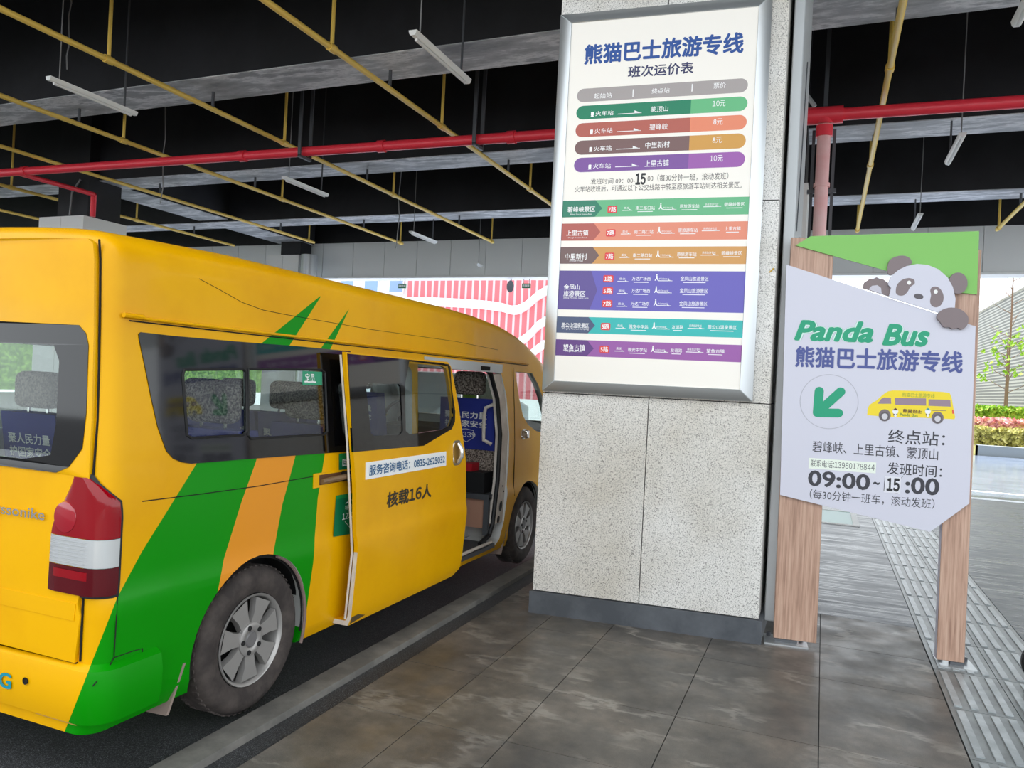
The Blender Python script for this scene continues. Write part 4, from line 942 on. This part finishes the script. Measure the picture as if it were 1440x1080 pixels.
def lampspan(z):
    l = np.interp(z, [.69, .72, .90, .93, 1.07, 1.10], [-.195, -.195, -.190, -.180, -.09, -.075])
    r = np.interp(z, [.69, .72, .76, .97, 1.02, 1.08, 1.10], [.100, .103, .103, .103, .096, .03, .0]); return float(l), float(r)
for sg in (1, -1):
    mb = MB(); lens(mb, lambda z: (lampspan(z)[0]-.008, lampspan(z)[1]+.008), .682, 1.112, M['rubber'], 14, 14, .004, .006, sg); tl = vpart(mb, 'tail_lamp', V)
    for z0, z1, m, nm in ((.89, 1.10, M['redlens'], 'red_lens'), (.79, .888, M['clearlens'], 'clear_lens'), (.692, .788, M['reddark'], 'dark_red_lens')):
        mb = MB(); lens(mb, lampspan, z0, z1, m, 6 if z0 < .85 else 10, 14, .006, .016, sg)
        if nm == 'clear_lens':
            for k in range(7):
                z = z0+.01+k*.0125; lens(mb, lambda q: (lampspan(q)[0]+.006, .055), z, z+.004, ink((176, 178, 180), .3), 1, 14, .0075, .016, sg)
        if nm == 'dark_red_lens': lens(mb, lambda q: (lampspan(q)[0]+.02, .055), .745, .775, M['redlens'], 2, 10, .008, .016, sg)
        vpart(mb, nm, tl)
    mb = MB(); vs = []; N = 28
    for rr, h in ((.001, .010), (.03, .009), (.046, .006), (.05, -.004)):
        for k in range(N):
            t = 2*math.pi*k/N; x, y = plan(-.095+rr*math.cos(t)*1.15, .018+h); vs.append((VX+sg*x, y, .955+rr*math.sin(t)*1.15))
    mb.poly(vs, [(i*N+k, i*N+(k+1) % N, (i+1)*N+(k+1) % N, (i+1)*N+k) for i in range(3) for k in range(N)], mat('rear_disc_lens', (158, 8, 30), .08, coat=.8)); vpart(mb, 'round_lens', tl)
# rear bumper wrapping round both corners
mb = MB(); prof = [(.0, .245), (.022, .25), (.034, .30), (.036, .38), (.026, .435), (.0, .452)]
ss = list(np.linspace(-1.655+.0, 0, 14))+list(np.linspace(.01, .118, 8))+[.18, .25, .29]
vs = []
for s in ss:
    for o, z in prof:
        x, y = plan(max(s, -S0), o); vs.append((VX+x, y, z))
k = len(prof); mb.poly(vs, [(i*k+j, i*k+j+1, (i+1)*k+j+1, (i+1)*k+j) for i in range(len(ss)-1) for j in range(k-1)]+[tuple(range((len(ss)-1)*k, len(ss)*k))], M['livery'])
vs = []
for s in [x for x in ss if x >= 0]:
    for o, z in prof: x, y = plan(s, o); vs.append((VX-x, y, z))
n2 = len(vs)//k; mb.poly(vs, [(i*k+j, (i+1)*k+j, (i+1)*k+j+1, i*k+j+1) for i in range(n2-1) for j in range(k-1)], M['livery'])
bp = vpart(mb, 'rear_bumper')
mb = MB(); g0 = onY(-3, 975, VY0-.04); g1 = onY(16, 950, VY0-.04); text(mb, 'G', (g0[0], .315, g1[0], .372), lambda a, b: (a, VY0-.040, b), mat('blue_letter', (20, 140, 160), .4), .03); vpart(mb, 'lettering', bp, 0)
mb = MB(); h = onY(37, 957, VY0-.036); mb.lathe([(.001, 0), (.011, 0), (.013, .004)], lambda r, a, q: (h[0]+r*math.cos(a), VY0-.0375-q, h[2]+r*math.sin(a)), M['dark'], 16); vpart(mb, 'sensor_hole', bp)
mb = MB(); pts = []
for s in np.linspace(-.35, .0, 8): x, y = plan(s, .014); pts.append((VX+x, y, .250))
mb.tube(pts[3:], .007, ink((206, 160, 84), .8), 6); vpart(mb, 'torn_edge', bp)
# panel gaps
def seam(mb, pts, r=.0021, out=.0005): mb.tube([onside(out)(*sidept(*p)) for p in pts], r, M['dark'], 5)
mb = MB()
seam(mb, [(200, 705), (280, 695), (360, 684), (440, 670)]); seam(mb, [(280, 392), (310, 408), (340, 425), (370, 436), (400, 442), (520, 463), (640, 480), (700, 492)], .0013)
seam(mb, [(165, 838), (163, 880), (160, 925), (185, 916), (200, 912), (199, 950), (193, 985)]); seam(mb, [(160, 925), (152, 940), (130, 965)])
mb.tube([(VX+float(np.interp(z, [.9, 1.3, 1.6, 1.86, 1.93], [.825, .825, .815, .80, .79]))+.007, VY0-.002+.006*(z > 1.2), z) for z in (1.11, 1.3, 1.5, 1.7, 1.86, 1.93)], .004, M['dark'], 6)
mb.tube([(VX+.815, VY0-.004, z) for z in (.46, .58, .62, .68)], .004, M['dark'], 6)
mb.tube([(VX+x, VY0-.004, .453) for x in (-.8, 0, .8)], .005, M['dark'], 6)
mb.tube([onside(.0005)(*p) for p in ((5.67, 1.62), (5.69, 1.3), (5.70, 1.0), (5.70, .68), (5.72, .60))], .0035, M['dark'], 5)
vpart(mb, 'panel_gaps')
mb = MB(); mb.tube([onside(.008)(y, 1.668) for y in (2.02, 2.1, 3, 4, 5, 5.6, 6.0)], .006, M['yellow'], 8); mb.tube([onside(.012)(y, 1.672) for y in (1.985, 2.02, 2.07)], .009, M['yellow'], 8)
mb.tube([onside(.002)(y, 1.655) for y in (2.02, 3, 4, 5, 6.0)], .0028, M['dark'], 6); vpart(mb, 'drip_rail')
# slide rail recess with the door arm
a = sidept(440, 672); mb = MB()
mb.prism([(3.085, .945), (3.60, .945), (3.60, 1.015), (3.085, 1.015)], onside(.004), onside(-.01), M['yellow'], holes=[[(3.13, .955), (3.60, .955), (3.60, 1.005), (3.13, 1.005)]])
mb.prism([(3.13, .955), (3.60, .955), (3.60, 1.005), (3.13, 1.005)], onside(.0015), onside(-.01), ink((96, 60, 30), .7)); sr = vpart(mb, 'slide_rail', V, 20)
mb = MB(); mb.tube([onside(.012)(3.14, .972), onside(.02)(3.22, .978), onside(.04)(3.32, .985), onside(.06)(3.45, .99)], .014, ink((120, 96, 70), .4), 8); mb.tube([onside(.02)(3.31, .985), onside(.06)(3.42, .985)], .026, M['rubber'], 10); vpart(mb, 'roller_arm', sr)
# green stickers beside the door
def sticker(mb, px, m, out): P = [sidept(*p) for p in px]; mb.poly([onside(out)(*p) for p in P], tessellate_polygon([[Vector((p[0], p[1], 0)) for p in P]]), m)
sg1, sg2 = mat('sticker_leaf', (30, 140, 70), .4), mat('sticker_dark_green', (10, 112, 70), .4)
mb = MB(); sticker(mb, [(476, 638), (512, 634), (512, 660), (476, 664)], sg2, .003); sticker(mb, [(476, 638), (512, 634), (512, 642), (476, 650)], sg1, .0035)
A0 = sidept(480, 656); A1 = sidept(505, 642); text(mb, '国家安', (A0[0], A0[1], A0[0]+.21, A1[1]), onside(.007), M['white'], .02); vpart(mb, 'green_sticker', V, 0)
mb = MB(); sticker(mb, [(472, 697), (512, 690), (512, 747), (468, 755)], sg2, .003); sticker(mb, [(472, 697), (512, 690), (512, 712), (471, 717)], sg1, .0035)
A0 = sidept(479, 731); A1 = sidept(500, 719); text(mb, '12339', (A0[0], A0[1], A0[0]+.13, A1[1]+.006), onside(.010), M['white'], .008)
sh = [(484, 708), (491, 702), (499, 706), (499, 733), (491, 743), (483, 733)]
loop = [onside(.0095)(*sidept(*p)) for p in sh]; mb.tube(loop[:2]+loop[2:3], .0012, M['white'], 4); mb.tube(loop[3:], .0012, M['white'], 4)
A2 = sidept(483, 716); text(mb, '举报电话', (A2[0], A2[1]-.004, A2[0]+.06, A2[1]+.02), onside(.010), M['white'], .008); vpart(mb, 'green_sticker', V, 0)
# door lettering, sticker, handle
mb = MB(); Q = [dpt(*p) for p in ((514, 650), (627, 635), (627, 655), (514, 674))]; z0 = (Q[2][1]+Q[3][1])/2; z1 = (Q[0][1]+Q[1][1])/2
mb.prism([(Q[0][0], z0), (Q[1][0], z0), (Q[1][0], z1), (Q[0][0], z1)], onside(DX+.003), onside(DX), M['white'])
text(mb, '服务咨询电话：0835-2625032', (Q[0][0]+.03, z0+.016, Q[1][0]-.02, z1-.016), onside(DX+.0045), mat('sticker_blue', (40, 96, 140), .4), .022); vpart(mb, 'phone_sticker', door, 0)
mb = MB(); a = dpt(543, 716); b = dpt(607, 678); text(mb, '核载16人', (a[0], a[1]+.004, b[0], b[1]-.003), onside(DX+.002), ink((40, 34, 20)), .035); vpart(mb, 'capacity_text', door, 0)
hc = dpt(642, 637)
def handle(y0, z0, z1, w, out, parent):
    mb = MB(); mb.prism(rrect(y0-w, z0, y0+w, z1, .03), onside(out+.004), onside(out-.012), M['chrome'], holes=[rrect(y0-w+.012, z0+.014, y0+w-.012, z1-.014, .02)]); mb.prism(rrect(y0-w+.012, z0+.014, y0+w-.012, z1-.014, .02), onside(out+.001), onside(out-.01), ink((150, 112, 30), .4)); h = vpart(mb, 'door_handle', parent, 30)
    mb = MB(); mb.tube([onside(out+.012)(y0, z0+.02), onside(out+.035)(y0, (z0+z1)/2-.02), onside(out+.035)(y0, (z0+z1)/2+.02), onside(out+.012)(y0, z1-.02)], .016, M['chrome'], 10); vpart(mb, 'grip', h)
handle(hc[0], .955, 1.115, .055, DX, door)
handle(5.90, 1.045, 1.13, .06, 0., V)
mb = MB(); mb.tube([onside(DX-.02)(4.628, .26), onside(DX-.02)(4.628, .7), onside(DX-.02)(4.597, 1.0), onside(DX-.02)(4.49, 1.33), onside(DX-.02)(4.40, 1.57)], .009, M['rubber'], 8); vpart(mb, 'door_edge_seal', door); mb = MB(); mb.tube([onside(DX-.03)(3.352, .25), onside(DX-.03)(3.34, .6), onside(DX-.03)(3.28, 1.15), onside(DX-.03)(3.222, 1.6)], .006, M['cream'], 8); vpart(mb, 'door_edge_trim', door)
mb = MB(); a = dpt(500, 872); mb.prism([(3.37, .222), (3.50, .236), (3.42, .262), (3.36, .262)], onside(DX+.002), onside(DX), ink((86, 70, 40), .8)); vpart(mb, 'rust_spot', door, 0)
# door opening: pale jamb, seal, rail, step, floor
jo = [(5.565, .42), (5.585, .75), (5.60, 1.1), (5.55, 1.4), (5.46, 1.57)]; ji = [(5.40, .42), (5.455, .75), (5.475, 1.1), (5.42, 1.38), (5.30, 1.56)]
mb = MB(); mb.prism(jo+list(reversed(ji)), onside(-.012), onside(-.07), M['cream'])
for y, z in ((5.51, .66), (5.512, .70)): mb.ball(onside(-.010)(y, z), .006, M['dark'], 8)
mb.prism(circ((5.475, .55), .022, 12, .04), onside(-.008), onside(-.012), M['rubber']); mb.prism(circ((5.455, .45), .018, 12, .028), onside(-.006), onside(-.012), M['rubber']); vpart(mb, 'door_jamb')
mb = MB(); mb.tube([onside(-.03)(*p) for p in [(5.20, .30), (5.36, .34)]+ji+[(5.2, 1.6), (4.4, 1.605)]], .018, M['rubber'], 8); vpart(mb, 'door_seal')
mb = MB(); mb.box((VX+.80, 4.2, 1.575), (VX+.865, 5.45, 1.64), M['alud']); mb.box((VX+.82, 5.05, 1.585), (VX+.872, 5.2, 1.615), M['dark']); vpart(mb, 'upper_rail')
mb = MB(); mb.box((VX+.42, 4.12, .24), (VX+.885, 5.42, .27), M['steel']); mb.box((VX+.42, 4.12, .27), (VX+.44, 5.42, .44), M['rubber']); mb.tube([(VX+.88, 4.2, .29), (VX+.88, 5.36, .29)], .012, M['cream'], 8); mb.tube([(VX+.72, 4.5, .33), (VX+.72, 5.3, .33)], .010, M['alu'], 8); vpart(mb, 'entry_step')
mb = MB(); mb.box((VX+.05, 5.38, .38), (VX+.80, 5.80, .60), ink((176, 132, 110), .8)); mb.box((VX+.05, 5.36, .60), (VX+.84, 5.95, .64), M['steel']); mb.box((VX+.80, 5.365, .33), (VX+.84, 5.40, .62), M['steel']); mb.ball((VX+.62, 5.37, .52), .03, M['dark']); mb.tube([(VX+.3, 5.36, .45), (VX+.45, 5.36, .5), (VX+.55, 5.37, .44)], .014, M['dark'], 6); vpart(mb, 'seat_base')
MBf = MB().box((VX-.83, 2.05, .425), (VX+.42, 6.6, .435), ink((70, 70, 74), .8)); vpart(MBf, 'cabin_floor')
for wy in (WR, WF):
    for s in (1, -1):
        mb = MB(); mb.lathe([(.345, -.36), (.372, -.36), (.372, -.02), (.345, -.02)], lambda r, a, h: (VX+s*(.90+h), wy+r*math.cos(a), WZ+.01+r*math.sin(a)), M['dark'], 24, -.2, math.pi+.2)
        mb.poly([(VX+s*.55, wy+.37*math.cos(a), WZ+.37*math.sin(a)) for a in np.linspace(-.2, math.pi+.2, 20)], [tuple(range(20))], M['dark']); vpart(mb, 'wheel_well')
mb = MB(); mb.tube([(VX+.895, WR+.358*math.cos(a), WZ+.01+.358*math.sin(a)) for a in np.linspace(-.35, 1.2, 16)], .008, ink((126, 106, 100), .8), 6); vpart(mb, 'arch_lining')
mb = MB(); mb.box((VX-.70, 2.1, .16), (VX+.70, 6.8, .24), M['dark']); mb.box((VX-.3, 2.2, .18), (VX-.1, 6.5, .3), M['dark']); vpart(mb, 'underbody')
# mud flaps
for wy, dy, s in ((WR-.40, -.05, 1), (WF-.41, -.03, 1), (WR-.40, -.05, -1), (WF-.41, -.03, -1)):
    mb = MB(); mb.hexa([(VX+s*.66, wy+dy, .14), (VX+s*.87, wy+dy, .15), (VX+s*.87, wy+dy+.012, .15), (VX+s*.66, wy+dy+.012, .14), (VX+s*.66, wy, .34), (VX+s*.895, wy, .34), (VX+s*.895, wy+.012, .34), (VX+s*.66, wy+.012, .34)], ink((150, 132, 122), .8) if s > 0 else M['rubber']); vpart(mb, 'mud_flap', V, 0)
# wheels
def wheel(wy, s, turn):
    pl = lambda r, a, h: (VX+s*(.897+h), wy+r*math.cos(a), WZ+r*math.sin(a))
    mb = MB(); mb.lathe([(.198, -.19), (.25, -.205), (.29, -.19), (.314, -.165), (.318, -.14), (.3185, -.10), (.318, -.06), (.314, -.032), (.300, -.012), (.272, .002), (.262, .000), (.245, .003), (.222, -.004), (.203, -.014), (.198, -.03)], pl, M['tyre'], 56)
    for k in range(56):
        a = 2*math.pi*k/56
        for h0 in (-.155, -.06): mb.hexa([pl(r, a+da, h0+dh) for r in (.315, .3215) for da, dh in ((0, 0), (.05, 0), (.05, .03), (0, .03))], M['tyre'])
    w = mb.build('wheel', V); 
    mb = MB(); mb.lathe([(.200, -.012), (.198, -.006), (.190, -.010), (.184, -.022), (.180, -.06), (.178, -.15)], pl, M['wheel'], 48)
    mb.lathe([(.178, -.10), (.001, -.10)], pl, M['dark'], 32)
    for k in range(7):
        a0 = turn+2*math.pi*k/7
        def spk(r, t, h): return pl(r, a0+t/r, h)
        w0, w1 = .026, .052
        top = [(.05, -w0, -.022), (.05, w0, -.022), (.12, w0*1.25, -.018), (.182, w1, -.018), (.182, -w1, -.018), (.12, -w0*1.25, -.018)]
        vs = [spk(*p) for p in top]+[spk(r, t*1.06, h-.03) for r, t, h in top]
        mb.poly(vs, [(0, 1, 2, 5), (5, 2, 3, 4), (0, 6, 7, 1), (1, 7, 8, 2), (2, 8, 9, 3), (4, 10, 11, 5), (5, 11, 6, 0)], M['wheel'])
    mb.lathe([(.075, -.03), (.072, -.014), (.062, -.010), (.040, -.012), (.036, -.016)], pl, M['wheel'], 32); rim = mb.build('rim', w)
    mb = MB(); mb.lathe([(.036, -.017), (.030, -.010), (.001, -.010)], pl, ink((110, 108, 108), .4), 24); mb.build('hub_cap', rim)
    mb = MB()
    for k in range(5):
        a = turn+.4+2*math.pi*k/5; c = pl(.056, a, -.01); mb.lathe([(.001, .003), (.011, .003), (.011, -.01)], lambda r, t, h: (c[0]+s*h, c[1]+r*math.cos(t), c[2]+r*math.sin(t)), M['rubber'], 10)
    mb.build('lug_nuts', rim)
wheel(WR, 1, .25); wheel(WF, 1, .1); wheel(WR, -1, 0); wheel(WF, -1, 0)
# seats
def seat(x0, x1, y, cover=None, zb=.46, name='seat', top=1.33, hr=True):
    s = bpy.data.objects.new(name, None); COL.objects.link(s); s.parent = V
    def P(mb, nm, bv=.03): o = mb.build(nm, s); return bevel(o, bv, 3)
    P(MB().box((x0, y-.02, zb+.28), (x1, y+.48, zb+.44), M['fabric']), 'cushion'); mb = MB()
    mb.hexa([(x0, y-.06, zb+.30), (x1, y-.06, zb+.30), (x1, y+.06, zb+.30), (x0, y+.06, zb+.30), (x0+.02, y-.14, top), (x1-.02, y-.14, top), (x1-.02, y-.03, top), (x0+.02, y-.03, top)], M['fabric']); P(mb, 'backrest', .035)
    cx = (x0+x1)/2
    if hr:
        mb = MB(); mb.box((cx-.13, y-.15, top+.03), (cx+.13, y-.03, top+.22), M['fabric']); bevel(mb.build('headrest', s), .055, 4)
        mb = MB(); mb.tube([(cx-.07, y-.09, top-.02), (cx-.07, y-.09, top+.06)], .008, M['chrome'], 6); mb.tube([(cx+.07, y-.09, top-.02), (cx+.07, y-.09, top+.06)], .008, M['chrome'], 6); mb.build('headrest_post', s)
    mb = MB(); mb.box((x0+.05, y-.04, .42), (x1-.05, y+.40, zb+.28), M['rubber']); mb.build('seat_frame', s)
    if cover:
        def bk(a, b): t = (b-zb-.30)/(top-zb-.30); return (a, y-.068-.08*t, b)
        mb = MB(); mb.hexa([bk(x0-.004, cover), bk(x1+.004, cover), (x1+.004, y+.04, cover), (x0-.004, y+.04, cover), bk(x0+.012, top+.006), bk(x1-.012, top+.006), (x1-.012, y-.02, top+.006), (x0+.012, y-.02, top+.006)], M['blue']); cv = mb.build('seat_cover', s, smooth=0)
        mb = MB(); f = lambda a, b: (bk(a, b)[0], bk(a, b)[1]-.004, b); w = x1-x0
        text(mb, '聚人民力量', (x0+.05, top-.155, x1-.06, top-.10), f, M['white'], .02); text(mb, '护国家安全', (x0+.05, top-.225, x1-.06, top-.17), f, M['white'], .02)
        text(mb, '12339', (x0+.13, top-.305, x1-.16, top-.265), f, M['white'], .0)
        sh = [(cx-.075, top-.25), (cx, top-.24), (cx+.065, top-.25), (cx+.06, top-.31), (cx, top-.345), (cx-.07, top-.31)]
        mb.tube([f(*p) for p in sh]+[f(*sh[0])], .0025, M['white'], 4); mb.build('cover_print', cv, smooth=0)
    return s
seat(VX+.30, VX+.78, 5.66, .96, zb=.42, top=1.36); seat(VX-.75, VX-.28, 5.66, .96, zb=.42, top=1.36)
for y in (3.55, 4.30, 2.85):
    seat(VX-.80, VX-.38, y, .92, top=1.22); seat(VX-.37, VX+.05, y, .92, top=1.22)
    if y < 4: seat(VX+.36, VX+.78, y, .92, top=1.22)
mb = MB(); mb.box((VX+.30, 5.42, .78), (VX+.66, 5.56, .86), ink((176, 20, 36), .5)); vpart(mb, 'red_box_lid', V)
mb = MB(); mb.box((VX+.28, 5.40, .62), (VX+.78, 5.56, .80), M['rubber']); vpart(mb, 'seat_backing', V)
mb = MB(); mb.tube([(VX+.80, 5.46, 1.02), (VX+.74, 5.44, 1.05), (VX+.735, 5.44, 1.15), (VX+.735, 5.44, 1.25), (VX+.74, 5.45, 1.30), (VX+.80, 5.47, 1.33)], .014, M['cream'], 8); vpart(mb, 'grab_handle')
mb = MB(); mb.tube([(VX-.5+.18*math.cos(a), 6.28+.06*math.sin(a), 1.12+.17*math.sin(a)) for a in np.linspace(0, 2*math.pi, 24)], .014, M['rubber'], 8, False); mb.tube([(VX-.5, 6.28, 1.12), (VX-.5, 6.6, .95)], .03, M['rubber'], 8); vpart(mb, 'steering_wheel')
mb = MB(); mb.hexa([(VX-.8, 6.35, .5), (VX+.8, 6.35, .5), (VX+.75, 6.75, .5), (VX-.75, 6.75, .5), (VX-.8, 6.42, 1.05), (VX+.8, 6.42, 1.05), (VX+.75, 6.78, 1.08), (VX-.75, 6.78, 1.08)], M['rubber']); vpart(mb, 'dashboard')
for s in (1, -1):
    mb = MB(); x = VX+s*1.0; mb.tube([(VX+s*.86, 6.45, 1.15), (x, 6.43, 1.2), (x, 6.43, 1.3)], .014, M['rubber'], 8); mm = vpart(mb, 'wing_mirror')
    mb = MB(); mb.box((x-.09, 6.42, 1.20), (x+.09, 6.50, 1.46), M['rubber']); bevel(mb.build('mirror_housing', mm), .03, 3)
    mb = MB(); mb.box((x-.075, 6.414, 1.22), (x+.075, 6.42, 1.44), mat('mirror_glass', (230, 235, 240), .02, 1.)); mb.build('mirror_glass', mm)
mb = MB(); mb.box((VX-.84, 7.06, .25), (VX+.84, 7.20, .55), M['yellow']); bevel(vpart(mb, 'front_bumper'), .05, 3)
for s in (1, -1):
    mb = MB(); mb.hexa([(VX+s*.45, 7.08, .66), (VX+s*.80, 7.0, .66), (VX+s*.78, 6.9, .66), (VX+s*.45, 7.0, .66), (VX+s*.48, 7.07, .86), (VX+s*.76, 6.98, .88), (VX+s*.74, 6.9, .88), (VX+s*.48, 7.0, .86)], M['clearlens']); vpart(mb, 'headlamp')
